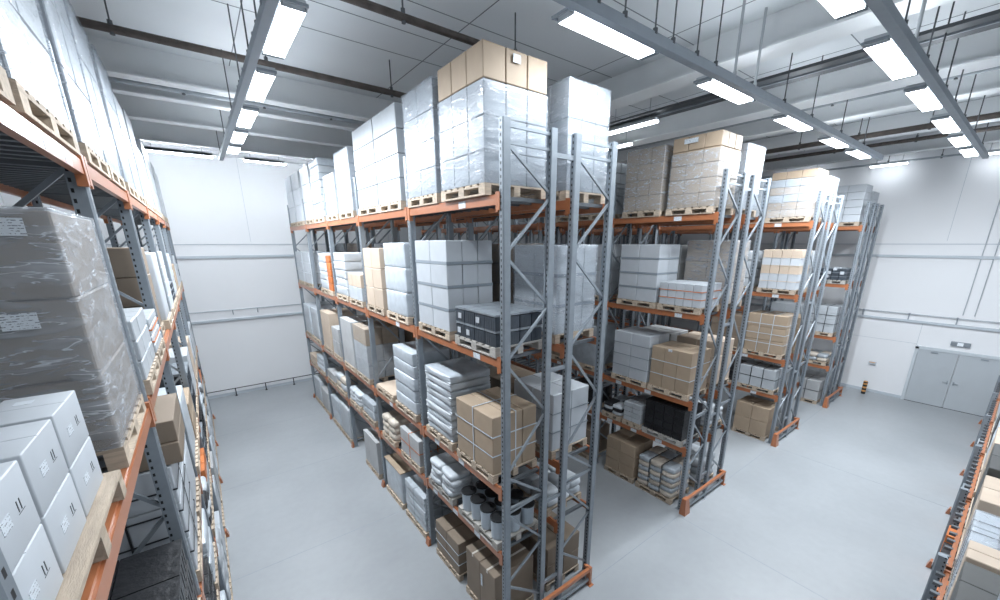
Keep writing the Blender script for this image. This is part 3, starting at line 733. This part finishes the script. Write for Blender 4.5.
# ---- central row, left half, top shelf
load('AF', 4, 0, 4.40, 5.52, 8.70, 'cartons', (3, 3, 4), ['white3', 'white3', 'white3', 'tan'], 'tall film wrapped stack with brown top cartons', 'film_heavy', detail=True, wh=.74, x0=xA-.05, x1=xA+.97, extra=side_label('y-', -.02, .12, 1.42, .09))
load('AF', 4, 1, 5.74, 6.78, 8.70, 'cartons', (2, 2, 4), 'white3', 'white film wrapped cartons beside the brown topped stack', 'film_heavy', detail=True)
load('AF', 4, 2, 7.10, 8.20, 8.72, 'cartons', (2, 1, 4), 'white2', 'plain white cartons, clean front', strap=None, detail=True)
load('AF', 4, 3, 8.24, 9.45, 8.72, 'cartons', (2, 1, 4), 'white2', 'plain white cartons touching their neighbour')
load('AF', 4, 4, 9.86, 10.96, 8.52, 'cartons', (2, 2, 4), W, 'white film wrapped cartons, slightly lower', 'film')
load('AF', 4, 5, 11.2, 12.2, 8.17, 'cartons', (2, 2, 3), W, 'short white stack')
load('AF', 4, 6, 12.62, 13.7, 8.72, 'slabs', (1, 1, 8), ['white2', 'slab'], 'layered grey white stack', cat='goods stack')
load('AF', 4, 7, 13.85, 14.95, 8.72, 'cartons', (2, 2, 3), W, 'white cartons near far end')
load('AF', 4, 8, 15.3, 16.4, 8.72, 'cartons', (2, 2, 3), W, 'white cartons next to last')
load('AF', 4, 9, 16.55, 17.6, 8.72, 'cartons', (2, 2, 3), W, 'white cartons at far rack end')
# second shelf
load('AF', 3, 0, 4.26, 5.34, 5.52, 'crates', (4, 4, 2), 'crate', 'dark blue grey plastic crates with white labels', cat='crate stack', detail=True, pal='wood_grey')
load('AF', 3, 1, 5.54, 6.66, 6.50, 'cartons', (3, 2, 4), W, 'white cartons banded in grey', strap='bands', detail=True)
load('AF', 3, 2, 7.16, 8.24, 6.46, 'slabs', (1, 1, 3), 'slab', 'milky wrapped block in three layers', cat='goods stack', extra=None)
load('AF', 3, 3, 8.45, 9.5, 6.35, 'cartons', (2, 2, 3), 'tan_light', 'light brown cartons')
load('AF', 3, 4, 9.86, 10.9, 5.72, 'cartons', (3, 3, 2), ['white2', 'tan_light'], 'low stack with light brown top layer')
load('AF', 3, 5, 11.08, 12.15, 6.2, 'slabs', (1, 1, 5), ['white2', 'white'], 'pale layered stack', cat='goods stack')
load('AF', 3, 6, 12.6, 13.0, 6.1, 'cartons', (3, 1, 5), 'orange_goods', 'narrow orange cartons')
load('AF', 3, 7, 13.1, 14.0, 6.15, 'slabs', (1, 1, 4), ['white', 'white2'], 'white block behind orange cartons', cat='goods stack')
load('AF', 3, 8, 15.3, 16.4, 6.15, 'cartons', (2, 2, 3), W, 'white cartons next to last')
load('AF', 3, 9, 16.55, 17.6, 6.15, 'cartons', (2, 2, 3), W, 'white cartons at far rack end')
# third shelf
load('AF', 2, 0, 4.36, 5.44, 3.98, 'cartons', (3, 2, 3), T, 'brown cartons with pale straps', strap=('strap', 1, 2), detail=True, tapes=False)
load('AF', 2, 1, 5.62, 6.62, 4.26, 'slabs', (1, 1, 9), ['slab', 'white2'], 'ragged pile of white sheets', cat='goods stack', detail=True)
load('AF', 2, 2, 7.12, 8.2, 4.33, 'slabs', (1, 1, 5), 'slab', 'white wrapped slabs in five layers', cat='goods stack')
pallet(xA+.43, 8.95, 2.871, .88, 1.1, 'empty wooden pallet with cardboard sheet, third shelf of central row', 'wood')
tag(link('cardboard_sheet', rbox(.84, 1.05, .03, 'tan_light', .004), None, (xA+.43, 8.95, 3.018)), 'flat cardboard sheet lying on the empty pallet', 'cardboard sheet')
load('AF', 2, 4, 9.95, 11.0, 4.36, 'cartons', (2, 1, 3), ['grey', 'grey', 'tan'], 'grey brown cartons with dusty tops', 'film_light')
load('AF', 2, 5, 11.15, 12.2, 4.36, 'cartons', (2, 1, 1), 'grey', 'tall grey carton')
load('AF', 2, 6, 12.6, 13.4, 3.9, 'cartons', (2, 2, 2), 'grey', 'low grey cartons')
load('AF', 2, 7, 13.6, 14.7, 4.25, 'cartons', (2, 1, 1), 'tan_light', 'big light brown carton')
load('AF', 2, 8, 15.3, 16.4, 4.15, 'slabs', (1, 1, 1), 'white2', 'pale upright panel block', cat='goods stack')
load('AF', 2, 9, 16.55, 17.6, 4.15, 'slabs', (1, 1, 1), 'slab', 'pale panel block at far rack end', cat='goods stack')
# lowest shelf: pails, sacks and mixed goods
pallet(xA+.43, 4.88, 1.671, .9, 1.22, 'pallet carrying the black lidded pails, lowest shelf of central row', 'wood_grey', True)
pail = None
def pail_at(x, y, z, lab, s=1.0):
    global pail
    if pail is None:
        b = MB(); b.lathe([(0, 0), (.115, 0), (.12, .01), (.128, .33), (.134, .335), (.134, .35), (.128, .355)], 20)
        c = MB(); c.lathe([(.138, .345), (.138, .375), (.12, .378), (.115, .366), (.0, .366)], 20)
        d = MB(); d.cyl((.05, .0, .366), (.05, 0, .385), .022, 10)
        pail = (b.mesh('pail', [M['drumb']]), c.mesh('lid', [M['black']]), d.mesh('cap', [M['black']]))
    t = thing('pail', lab, 'pail', (x, y, z), 0, 'black lidded pails on the lowest shelf'); t.scale = (s, s, s)
    for n, me in zip(('body', 'lid', 'cap'), pail): link(n, me, t)
for i in range(3):
    for j in range(4):
        pail_at(xA+.12+.3*i, 4.42+.3*j, 1.818, 'pale grey pail with black lid, %s from aisle end, %s' % (POSN[j], ['in the front line', 'in the middle line', 'in the back line'][i]))
pallet(xA+.43, 6.2, 1.671, .9, 1.0, 'pallet below the loose white sacks, lowest shelf of central row', 'wood_grey')
for k in range(4):
    for j in range(2):
        for i in range(2):
            o = link('sack', sack_mesh(.46, .48, .13, 'sack'), None, (xA+.2+.45*i+.015*(k % 2), 5.95+.47*j-.03*(k % 3), 1.818+.112*k), (0, 0, .09*((i+j+k) % 3-1)))
            tag(o, 'white sack, %s layer, %s end, %s' % (['bottom', 'second', 'third', 'top'][k], ['nearer', 'farther'][j], ['aisle side', 'inner side'][i])+' of the pile', 'sack', 'white sacks on the lowest shelf')
load('AF', 1, 2, 7.1, 8.1, 2.42, 'cartons', (2, 1, 1), 'grey', 'open grey carton with orange straps', strap=('orange_goods', 1, 1))
load('AF', 1, 3, 8.5, 9.3, 2.3, 'sacks', (2, 2, 3), 'sack_tan', 'cream paper sacks', cat='sack stack')
for i in range(7):
    a = random.Random(i); p = (xA+.1+a.random()*.7, 8.22+a.random()*.1+.05*(i%2), 1.69+.11*(i // 2))
    tag(link('orange_roll', sack_mesh(.16, .18, .1, 'orange_goods'), None, p), 'small orange bundle squeezed between grey carton and cream sacks', 'bundle', 'orange bundles on the lowest shelf')
load('AF', 1, 4, 9.9, 10.9, 2.3, 'slabs', (1, 1, 2), 'slab_grey', 'grey tub shaped block', cat='goods stack')
load('AF', 1, 5, 11.1, 12.1, 2.2, 'sacks', (2, 2, 3), 'sack', 'white sacks', cat='sack stack')
load('AF', 1, 6, 12.6, 13.6, 2.25, 'sacks', (2, 2, 2), ['sack', 'sack_tan'], 'mixed sacks', cat='sack stack')
load('AF', 1, 7, 13.8, 14.8, 2.1, 'cartons', (2, 2, 1), 'grey', 'low grey cartons')
load('AF', 1, 8, 15.3, 16.4, 2.3, 'slabs', (1, 1, 3), 'slab', 'pale layered goods', cat='goods stack')
load('AF', 1, 9, 16.55, 17.6, 2.1, 'cartons', (2, 2, 1), 'tan_light', 'light brown cartons at far rack end')
# floor level
load('AF', 0, 0, 4.36, 5.3, 1.06, 'cartons', (1, 2, 1), 'tan_dark', 'two big dull brown cartons', pal='wood', detail=True, extra=side_label('x-', -.1, .05, .6, .25), tapes=True)
load('AF', 0, 1, 5.58, 6.52, .88, 'cartons', (2, 2, 3), 'tan_dark', 'dull brown cartons with strap', strap=('strap', 0, 2), detail=True)
load('AF', 0, 2, 7.06, 8.14, 1.02, 'slabs', (1, 1, 5), 'slab', 'white wrapped parcels', strap=('strap_grey', 1, 0), cat='goods stack')
load('AF', 0, 3, 8.34, 9.42, 1.0, 'slabs', (1, 1, 1), 'slab', 'white wrapped block with brown cover', cat='goods stack', extra=lambda t, dx, dy, dz: link('cover_board', rbox(dx, dy, .02, 'tan', .004), t, (0, 0, dz)))
load('AF', 0, 4, 10.0, 11.1, 1.15, 'cartons', (2, 1, 1), 'grey', 'grey carton with open flaps')
load('AF', 0, 6, 12.6, 13.7, 1.2, 'slabs', (1, 1, 1), 'white2', 'pale upright panel block', cat='goods stack')
load('AF', 0, 7, 13.8, 14.85, 1.1, 'slabs', (1, 1, 2), 'slab', 'pale wrapped panel block', cat='goods stack')
load('AF', 0, 8, 15.3, 16.4, .95, 'slabs', (1, 1, 1), 'grey', 'grey panel block', cat='goods stack')
load('AF', 0, 9, 16.55, 17.6, 1.1, 'slabs', (1, 1, 1), 'white2', 'white panel block at far rack end', cat='goods stack')
# ---- central row, right half
load('AR', 4, 0, 4.34, 5.46, 8.58, 'cartons', (3, 3, 3), 'white3', 'pale film wrapped cartons beside brown topped stack', 'film_heavy', detail=True, x0=xA+D+G+.1, x1=xA+2*D+G+.06)
load('AR', 4, 1, 5.74, 6.8, 8.5, 'cartons', (2, 2, 4), W, 'white cartons', 'film')
for p, (a, c) in enumerate(((7.1, 8.2), (8.3, 9.4), (9.86, 10.96), (11.1, 12.2), (12.6, 13.7), (13.85, 14.95))):
    load('AR', 4, p+2, a, c, 8.4, 'cartons', (2, 2, 4), ['white', 'tan_light'][p % 2], ['white cartons', 'light brown cartons'][p % 2]+' behind the front loads')
load('AR', 3, 0, 4.34, 5.4, 6.42, 'cartons', (3, 2, 3), 'white2', 'film wrapped cartons with grey bands', 'film', strap='bands')
for p, (a, c) in enumerate(((5.6, 6.66), (7.1, 8.2), (8.35, 9.45), (9.86, 10.96), (11.1, 12.2), (12.6, 13.7), (13.85, 14.95), (15.3, 16.4))):
    load('AR', 3, p+1, a, c, 6.45, 'cartons', (2, 2, 4), ['tan_dark', 'grey', 'tan'][p % 3], ['dull brown cartons', 'grey cartons', 'brown cartons'][p % 3]+' behind the front loads', 'film_light')
load('AR', 2, 0, 4.34, 5.4, 4.05, 'cartons', (2, 2, 3), W, 'white cartons with grey straps', strap=('strap_grey', 0, 2))
for p, (a, c) in enumerate(((5.6, 6.66), (7.1, 8.2), (8.35, 9.45), (9.86, 10.96), (11.1, 12.2))):
    load('AR', 2, p+1, a, c, [3.9, 4.2, 3.7, 4.2, 4.0][p], 'cartons', (2, 2, 3), ['tan_dark', 'grey', 'tan'][p % 3], ['dull brown cartons', 'grey cartons', 'brown cartons'][p % 3]+' behind the front loads')
load('AR', 1, 0, 4.4, 5.4, 2.15, 'sacks', (3, 2, 2), ['sack', 'sack', 'slab_grey'], 'white and grey plastic parcels', cat='sack stack')
load('AR', 1, 1, 5.6, 6.66, 2.3, 'crates', (3, 3, 2), 'crate_black', 'black baskets behind the sacks', cat='crate stack')
load('AR', 1, 2, 7.1, 8.2, 2.4, 'crates', (3, 3, 2), 'crate', 'dark crates behind the grey carton', cat='crate stack')
load('AR', 0, 0, 4.36, 5.4, .95, 'cartons', (2, 2, 2), 'tan_dark', 'dull brown cartons')
load('AR', 0, 1, 5.6, 6.66, .8, 'cartons', (2, 2, 2), 'grey', 'grey cartons')
load('AR', 0, 2, 7.1, 8.2, 1.1, 'cartons', (2, 2, 2), 'tan_dark', 'dull brown cartons, farther')
# ---- second row, front half
load('BF', 4, 0, 4.28, 5.32, 8.58, 'cartons', (3, 3, 5), ['tan', 'tan', 'tan', 'tan', 'tan'], 'tall film wrapped light brown cartons', 'film', wh=.78, detail=True, extra=side_label('x-', .1, .3, 1.3, .09))
load('BF', 4, 1, 5.50, 6.5, 8.52, 'cartons', (2, 3, 4), 'tan', 'film wrapped light brown cartons, slightly lower', 'film', detail=True)
load('BF', 4, 2, 6.98, 8.1, 8.4, 'cartons', (2, 2, 5), 'white2', 'pale cartons')
load('BF', 4, 3, 8.25, 9.35, 8.4, 'cartons', (2, 2, 5), 'white2', 'pale cartons, farther')
load('BF', 3, 0, 4.27, 5.29, 5.58, 'cartons', (4, 5, 3), ['white', 'white', 'white'], 'low white boxes with orange tape', strap=('orange_goods', 0, 2))
load('BF', 3, 1, 5.38, 6.48, 6.42, 'cartons', (2, 2, 4), W, 'white cartons banded in grey', strap='bands', detail=True)
load('BF', 3, 2, 7.0, 8.1, 6.42, 'cartons', (2, 2, 4), W, 'white cartons partly behind an upright')
load('BF', 3, 3, 8.25, 9.35, 6.3, 'cartons', (2, 2, 4), 'grey', 'grey cartons')
load('BF', 2, 0, 4.29, 5.33, 4.03, 'cartons', (3, 3, 3), T, 'brown cartons with pale straps', strap=('strap', 0, 2), extra=side_label('x-', .02, .1, .98, .06))
load('BF', 2, 1, 5.40, 6.48, 4.22, 'cartons', (2, 2, 4), W, 'white cartons in four layers', strap=('strap_grey', 0, 3))
load('BF', 2, 2, 7.05, 8.1, 4.2, 'slabs', (1, 1, 1), 'slab_grey', 'tall grey wrapped block', cat='goods stack')
load('BF', 2, 3, 8.25, 9.35, 4.0, 'cartons', (2, 2, 3), 'tan_dark', 'dull brown cartons')
load('BF', 1, 0, 4.29, 5.36, 2.6, 'crates', (3, 4, 4), 'crate_black', 'black plastic baskets', cat='crate stack', pal='wood_grey')
load('BF', 1, 1, 5.46, 6.0, 2.35, 'cartons', (3, 2, 4), 'white2', 'narrow stack of small white cartons')
load('BF', 1, 2, 6.08, 6.7, 2.1, 'sacks', (2, 2, 3), ['sack', 'crate_black'], 'white and black parcels', cat='sack stack')
load('BF', 1, 3, 7.05, 8.1, 2.3, 'crates', (3, 3, 2), 'crate_black', 'black baskets, farther', cat='crate stack')
load('BF', 0, 0, 4.36, 5.40, .98, 'sacks', (2, 3, 6), ['sack_tan', 'slab_grey'], 'cream and grey parcels with black straps', strap=('strap_dark', 2, 0), cat='sack stack', detail=True, plook='cream parcels')
load('BF', 0, 1, 5.52, 6.48, 1.12, 'cartons', (2, 2, 3), 'tan', 'brown cartons', detail=True)
load('BF', 0, 2, 7.05, 8.1, 1.0, 'cartons', (2, 2, 2), 'tan_dark', 'dull brown cartons')
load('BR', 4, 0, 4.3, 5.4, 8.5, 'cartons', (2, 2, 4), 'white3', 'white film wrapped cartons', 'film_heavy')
load('BR', 4, 1, 5.55, 6.6, 8.4, 'cartons', (2, 2, 4), W, 'white cartons')
load('BR', 3, 0, 4.3, 5.4, 6.5, 'cartons', (2, 2, 3), 'tan_light', 'film wrapped light brown cartons', 'film_heavy')
load('BR', 3, 1, 5.55, 6.6, 6.4, 'cartons', (2, 2, 3), 'grey', 'grey cartons')
load('BR', 2, 0, 4.3, 5.4, 4.1, 'cartons', (2, 2, 3), 'tan_light', 'light brown cartons')
load('BR', 2, 1, 5.55, 6.6, 4.1, 'cartons', (2, 2, 3), 'grey', 'grey cartons')
load('BR', 1, 0, 4.3, 5.4, 2.2, 'sacks', (2, 2, 3), 'sack', 'white sacks', cat='sack stack')
load('BR', 0, 0, 4.3, 5.4, .8, 'sacks', (2, 3, 3), ['sack', 'slab_grey'], 'white and grey parcels', cat='sack stack')
# ---- third row
load('CF', 4, 0, 4.26, 5.42, 8.45, 'cartons', (3, 3, 6), ['tan_light', 'tan', 'white2', 'tan_light', 'white2', 'tan'], 'tall brown and white layered cartons', 'film', wh=.82)
load('CF', 4, 1, 5.6, 6.6, 8.3, 'cartons', (2, 2, 5), 'white2', 'pale cartons')
load('CF', 3, 0, 4.27, 5.30, 6.25, 'cartons', (3, 4, 5), ['white', 'white', 'tan_light', 'white', 'tan_light'], 'white boxes between light brown trays', strap=('tan_light', 0, 4))
load('CF', 3, 1, 5.5, 6.6, 6.2, 'slabs', (1, 1, 4), 'white2', 'white layered goods', cat='goods stack')
load('CF', 2, 0, 4.29, 5.42, 4.25, 'cartons', (2, 3, 3), T, 'large brown cartons with pale straps', strap=('strap', 2, 3))
load('CF', 2, 1, 5.5, 6.6, 4.1, 'cartons', (2, 2, 3), 'tan_dark', 'dull brown cartons')
load('CF', 1, 0, 4.32, 5.42, 2.48, 'cartons', (2, 3, 2), 'white2', 'white cartons with black straps', strap=('strap_dark', 2, 1))
load('CF', 1, 1, 5.5, 6.6, 2.4, 'crates', (2, 3, 3), 'crate_black', 'black baskets', cat='crate stack')
load('CF', 0, 0, 4.3, 5.34, 1.16, 'cartons', (2, 2, 2), T, 'four large brown cartons')
load('CR', 4, 0, 4.3, 5.4, 8.35, 'cartons', (2, 2, 4), 'white3', 'white film wrapped cartons', 'film_heavy')
load('CR', 3, 0, 4.3, 5.4, 6.2, 'cartons', (2, 2, 4), W, 'white cartons')
load('CR', 2, 0, 4.3, 5.4, 4.1, 'cartons', (2, 2, 3), 'tan', 'brown cartons')
load('CR', 1, 0, 4.3, 5.4, 2.4, 'cartons', (2, 2, 2), 'white2', 'pale cartons')
load('CR', 0, 0, 4.3, 5.4, 1.2, 'slabs', (1, 1, 2), 'white2', 'white tall wrapped block', cat='goods stack')
# ---- farthest row
load('DF', 4, 0, 4.28, 5.3, 8.46, 'cartons', (2, 2, 5), W, 'bright white cartons in five layers', strap=None)
load('DF', 4, 1, 5.5, 6.6, 8.46, 'cartons', (2, 2, 5), W, 'bright white cartons, farther')
load('DF', 3, 0, 4.28, 5.2, 5.5, 'crates', (3, 4, 3), 'crate', 'dark crates in three low layers', cat='crate stack', pal='wood_grey')
load('DF', 2, 0, 4.3, 5.25, 4.05, 'cartons', (3, 3, 4), 'white2', 'white cartons with black straps', strap=('strap_dark', 2, 2))
load('DF', 1, 0, 4.3, 5.3, 2.1, 'sacks', (2, 3, 2), ['sack_tan', 'slab_grey'], 'cream and grey parcels', cat='sack stack')
load('DF', 0, 0, 4.3, 5.25, .98, 'cartons', (2, 2, 2), 'grey', 'grey brown cartons with straps', strap=('strap_dark', 1, 1))
load('DF', 2, 1, 5.5, 6.6, 4.0, 'cartons', (2, 2, 3), 'white2', 'pale cartons, farther')
load('DR', 4, 0, 4.3, 5.3, 8.3, 'cartons', (2, 2, 4), W, 'white cartons')
load('DR', 0, 0, 4.3, 5.3, .9, 'cartons', (2, 2, 2), 'grey', 'grey cartons')

# ---- left foreground rack
pallet(-.98, 2.35, 5.061, 1.2, .84, 'pale pallet under the white cartons, lower left corner', 'wood', True, math.pi/2)
# loose white cartons, each a thing of its own
def loose_carton(x0, x1, y0, y1, z0, z1, lab):
    t = thing('carton', lab, 'carton', ((x0+x1)/2, (y0+y1)/2, z0), random.uniform(-.01, .01), 'loose white cartons in the left foreground')
    dx, dy, dz = x1-x0, y1-y0, z1-z0
    link('box', rbox(dx, dy, dz, 'white', .006, 2), t)
    link('flap_seam', boxmesh(-dx/2-.0008, dx/2+.0008, -.001, .001, dz-.0005, dz+.0006, 'rail'), t)
    e = dx/2
    link('side_print', boxmesh(e, e+.0012, -dy*.22, -dy*.02, dz*.42, dz*.6, 'label'), t)
    b = MB()
    for q in range(2): b.box(e, e+.0012, dy*.16+.025*q, dy*.16+.025*q+.006, dz*.45, dz*.45+.04)
    b.box(e, e+.0012, dy*.14, dy*.14+.06, dz*.425, dz*.43)
    link('arrow_mark', b.mesh('mark', [M['ink']]), t)
    link('top_print', boxmesh(-.06, .0, dy*.15, dy*.3, dz, dz+.0012, 'label'), t)
    return t
ycols = ((1.65, 2.02), (2.055, 2.44), (2.475, 2.88))
for r in range(2):
    for j, (a, c) in enumerate(ycols):
        for i in range(3):
            x1 = XLF-.04-.25*i; z0 = 5.208+[0, .262][r]; z1 = z0+.258
            loose_carton(x1-.24, x1, a, c, z0, z1, 'white carton, %s layer, %s, %s' % (['lower', 'upper'][r], ['nearest the camera', 'middle of three', 'farthest of three'][j], ['aisle side', 'second from aisle', 'innermost'][i]))
def brown_extra(t, dx, dy, dz):
    for z, u in ((1.33, .31), (.84, .24)): link('sticker', boxmesh(dx*u-.08, dx*u+.06, -dy/2-.024, -dy/2-.022, z-.045, z+.045, 'label'), t)
t = load('L', 3, 1, 3.30, 4.45, 6.63, 'cartons', (1, 1, 3), 'tan_dark', 'large brown cartons under shiny film', 'film_glint', detail=True, extra=brown_extra, x1=XLF-.01, label='three large brown cartons under shiny film, left foreground above white cartons')
def Lload(lv, pos, y0, y1, z1, style, n, m, look, **k): load('L', lv, pos, y0, y1, z1, style, n, m, look, **k)
# top shelf
for p, (a, c, h) in enumerate(((1.9, 3.1, 8.7), (3.25, 4.5, 8.7), (4.85, 5.92, 8.85), (6.04, 7.1, 8.7), (7.5, 8.6, 8.75), (8.7, 9.8, 8.6), (10.15, 11.2, 8.7), (11.35, 12.4, 8.3), (12.8, 13.9, 8.7), (14.0, 15.1, 8.7), (15.45, 16.5, 8.6), (16.65, 17.7, 8.5))):
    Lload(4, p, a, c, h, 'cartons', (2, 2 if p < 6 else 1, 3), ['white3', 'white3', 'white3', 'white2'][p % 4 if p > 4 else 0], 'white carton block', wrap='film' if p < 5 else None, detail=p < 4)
# second shelf
Lload(3, 2, 4.9, 5.95, 5.78, 'cartons', (2, 3, 3), 'white2', 'white cartons with dark gaps')
Lload(3, 3, 6.1, 7.1, 5.62, 'cartons', (3, 3, 4), ['white2', 'white', 'white', 'white2'], 'small white cartons with orange bands', strap=('orange_goods', 0, 2))
Lload(3, 4, 7.5, 8.6, 6.4, 'cartons', (1, 1, 3), 'tan_dark', 'tall dark brown cartons', x1=-.64)
Lload(3, 5, 8.7, 9.8, 6.3, 'slabs', (1, 1, 1), 'white', 'tall white block', cat='goods stack')
Lload(3, 6, 10.15, 11.2, 6.3, 'cartons', (2, 2, 4), 'white2', 'pale cartons')
Lload(3, 7, 11.35, 12.4, 5.6, 'crates', (3, 3, 3), 'crate', 'dark crates', cat='crate stack')
Lload(3, 8, 12.8, 13.9, 6.2, 'slabs', (1, 1, 3), 'slab', 'milky layered block', cat='goods stack')
Lload(3, 9, 14.0, 15.1, 5.9, 'cartons', (2, 2, 3), 'tan', 'brown cartons')
Lload(3, 10, 15.45, 16.5, 6.1, 'cartons', (2, 2, 3), 'white', 'white cartons')
Lload(3, 11, 16.65, 17.7, 5.8, 'slabs', (1, 1, 3), 'slab', 'milky block at far end', cat='goods stack')
# third shelf
Lload(2, 1, 3.3, 4.4, 3.75, 'crates', (2, 2, 3), 'crate_black', 'crates painted dark for shade', cat='crate stack')  # black colour stands in for shade below the shelf above
Lload(2, 2, 4.85, 5.95, 4.3, 'cartons', (2, 2, 3), W, 'white cartons with dark straps', strap=('strap_dark', 1, 4))
for i, (z, a) in enumerate(((4.306, 4.87), (4.535, 4.9))):
    tag(link('carton', rbox(.82, .95, .222, 'tan_dark', .006), None, (XLF-.3, a+.48, z)), 'flat brown carton lying on the strapped white cartons, %s' % ['lower one', 'upper one'][i], 'carton')
Lload(2, 3, 6.1, 7.1, 4.4, 'slabs', (1, 1, 2), 'white', 'tall white wrapped block', cat='goods stack')
Lload(2, 4, 7.5, 8.6, 4.1, 'slabs', (1, 1, 1), 'slab', 'milky wrapped block', cat='goods stack')
Lload(2, 5, 8.7, 9.8, 3.7, 'cartons', (2, 2, 2), 'tan', 'brown cartons')
Lload(2, 6, 10.15, 11.2, 3.9, 'crates', (3, 3, 2), 'crate', 'dark crates', cat='crate stack')
Lload(2, 7, 11.35, 12.4, 4.0, 'cartons', (2, 2, 3), 'white2', 'pale cartons')
Lload(2, 8, 12.8, 13.9, 4.0, 'cartons', (2, 2, 2), 'tan_light', 'light brown cartons')
Lload(2, 9, 14.0, 15.1, 3.8, 'slabs', (1, 1, 2), 'slab', 'milky block', cat='goods stack')
Lload(2, 10, 15.45, 17.2, 3.9, 'cartons', (2, 3, 2), 'white', 'white cartons')
# lower shelf and floor
for p, (a, c) in enumerate(((4.85, 5.95), (6.1, 7.1), (7.5, 8.6), (8.7, 9.8), (10.15, 11.2), (11.35, 12.4), (12.8, 13.9), (14.0, 15.1), (15.45, 16.5), (16.65, 17.7))):
    s = p % 5
    if s == 0: Lload(1, p+2, a, c, 2.4, 'crates', (2, 3, 2), 'crate_black', 'black baskets', cat='crate stack')
    if s == 1: Lload(1, p+2, a, c, 2.5, 'slabs', (1, 1, 4), 'slab', 'milky slabs', cat='goods stack')
    if s == 2: Lload(1, p+2, a, c, 2.3, 'sacks', (2, 2, 3), ['sack', 'crate_black'], 'black and white parcels', cat='sack stack')
    if s == 3: Lload(1, p+2, a, c, 2.35, 'cartons', (2, 3, 2), ['white2', 'orange_goods'], 'white cartons under orange ones')
    if s == 4: Lload(1, p+2, a, c, 2.4, 'crates', (3, 3, 3), 'crate', 'dark crates', cat='crate stack')
    Lload(0, p+2, a, c, [1.1, .9, 1.2, .8, 1.0][s], ['cartons', 'slabs', 'sacks', 'cartons', 'slabs'][s], [(2, 2, 2), (1, 1, 3), (2, 2, 3), (2, 2, 2), (1, 1, 1)][s], ['grey', 'slab', 'sack', 'white2', 'white2'][s], ['grey cartons', 'milky slabs', 'white sacks', 'pale cartons', 'white block'][s], cat=['carton stack', 'goods stack', 'sack stack', 'carton stack', 'goods stack'][s])

# ---- right edge rack (runs along X, front at y = -.14)
def Eload(i, x0, x1, z1, style, n, m, look, lv=1, y1=-.24, **k):
    d = .72; zl = (0, 1.7)[lv]
    kw = dict(k)
    load('E', lv, i, y1-d, y1, z1, style, n, m, look, x0=x0, x1=x1, zb=zl, **kw)
Eload(0, 5.6, 6.5, 2.9, 'cartons', (2, 1, 3), 'charcoal', 'charcoal cartons, nearest')
Eload(1, 6.54, 7.0, 2.93, 'cartons', (2, 1, 3), 'tan_light', 'narrow light brown cartons')
Eload(2, 7.04, 8.08, 2.85, 'cartons', (2, 2, 4), 'white', 'white cartons with black straps', wrap='film_heavy', strap=('strap_dark', 2, 0))
Eload(3, 8.35, 9.4, 2.9, 'cartons', (2, 2, 3), 'tan_light', 'light brown topped stack')
Eload(4, 9.48, 10.8, 3.0, 'cartons', (2, 1, 3), 'charcoal', 'charcoal topped stack')
Eload(5, 11.1, 12.2, 2.9, 'cartons', (2, 2, 2), 'tan_light', 'light brown cartons, middle')
Eload(6, 12.35, 13.5, 2.8, 'slabs', (1, 1, 3), 'slab', 'milky layered goods', cat='goods stack')
Eload(7, 13.9, 15.0, 2.9, 'cartons', (2, 1, 2), 'charcoal', 'charcoal cartons, farther')
Eload(8, 15.15, 16.2, 2.8, 'cartons', (2, 2, 2), 'white2', 'pale cartons')
Eload(9, 16.7, 17.8, 2.9, 'slabs', (1, 1, 3), 'slab', 'milky layered goods, farther', cat='goods stack')
Eload(10, 18.0, 19.0, 2.7, 'cartons', (2, 2, 2), 'grey', 'grey cartons')
ES = [('crates', 'crate_black', 'black baskets'), ('cartons', 'orange_goods', 'orange boxes'), ('crates', 'crate', 'dark crates'), ('cartons', 'white2', 'white boxes'), ('crates', 'crate_black', 'black bins'), ('cartons', 'orange_goods', 'bright orange boxes'), ('crates', 'crate', 'slate crates'), ('cartons', 'grey', 'grey boxes')]
NB = ['first', 'second', 'third', 'fourth', 'fifth', 'sixth']
for k in range(6):
    for j in range(5):
        x0 = 5.45+2.75*k+.1+.515*j; q = ES[(k*5+j) % 8]; kk = random.Random(k*5+j).uniform(.9, 1.42)
        load('E', 0, 0, -.88, -.075, kk, q[0], (1, 2, 3), q[1], q[2], x0=x0, x1=x0+.46, pal=None, cat='crate stack' if q[0] == 'crates' else 'carton stack',
             label='%s on the floor in %s bay of right edge rack, %s along' % (q[2], NB[k], NB[j]))

# ------------------------------------------------------------------ world and view
w = bpy.data.worlds.new('world'); sc.world = w; w.use_nodes = True
bg = w.node_tree.nodes['Background']; bg.inputs[0].default_value = (.8, .9, 1, 1); bg.inputs[1].default_value = .15
sc.view_settings.view_transform = 'Standard'; sc.view_settings.look = 'None'
sc.view_settings.exposure = 1.65; sc.view_settings.gamma = 1.0; sc.view_settings.use_curve_mapping = False
sc.cycles.max_bounces = 8; sc.cycles.diffuse_bounces = 2; sc.cycles.glossy_bounces = 3; sc.cycles.transparent_max_bounces = 12
sc.cycles.sample_clamp_indirect = 4.0
sc.cycles.use_denoising = True
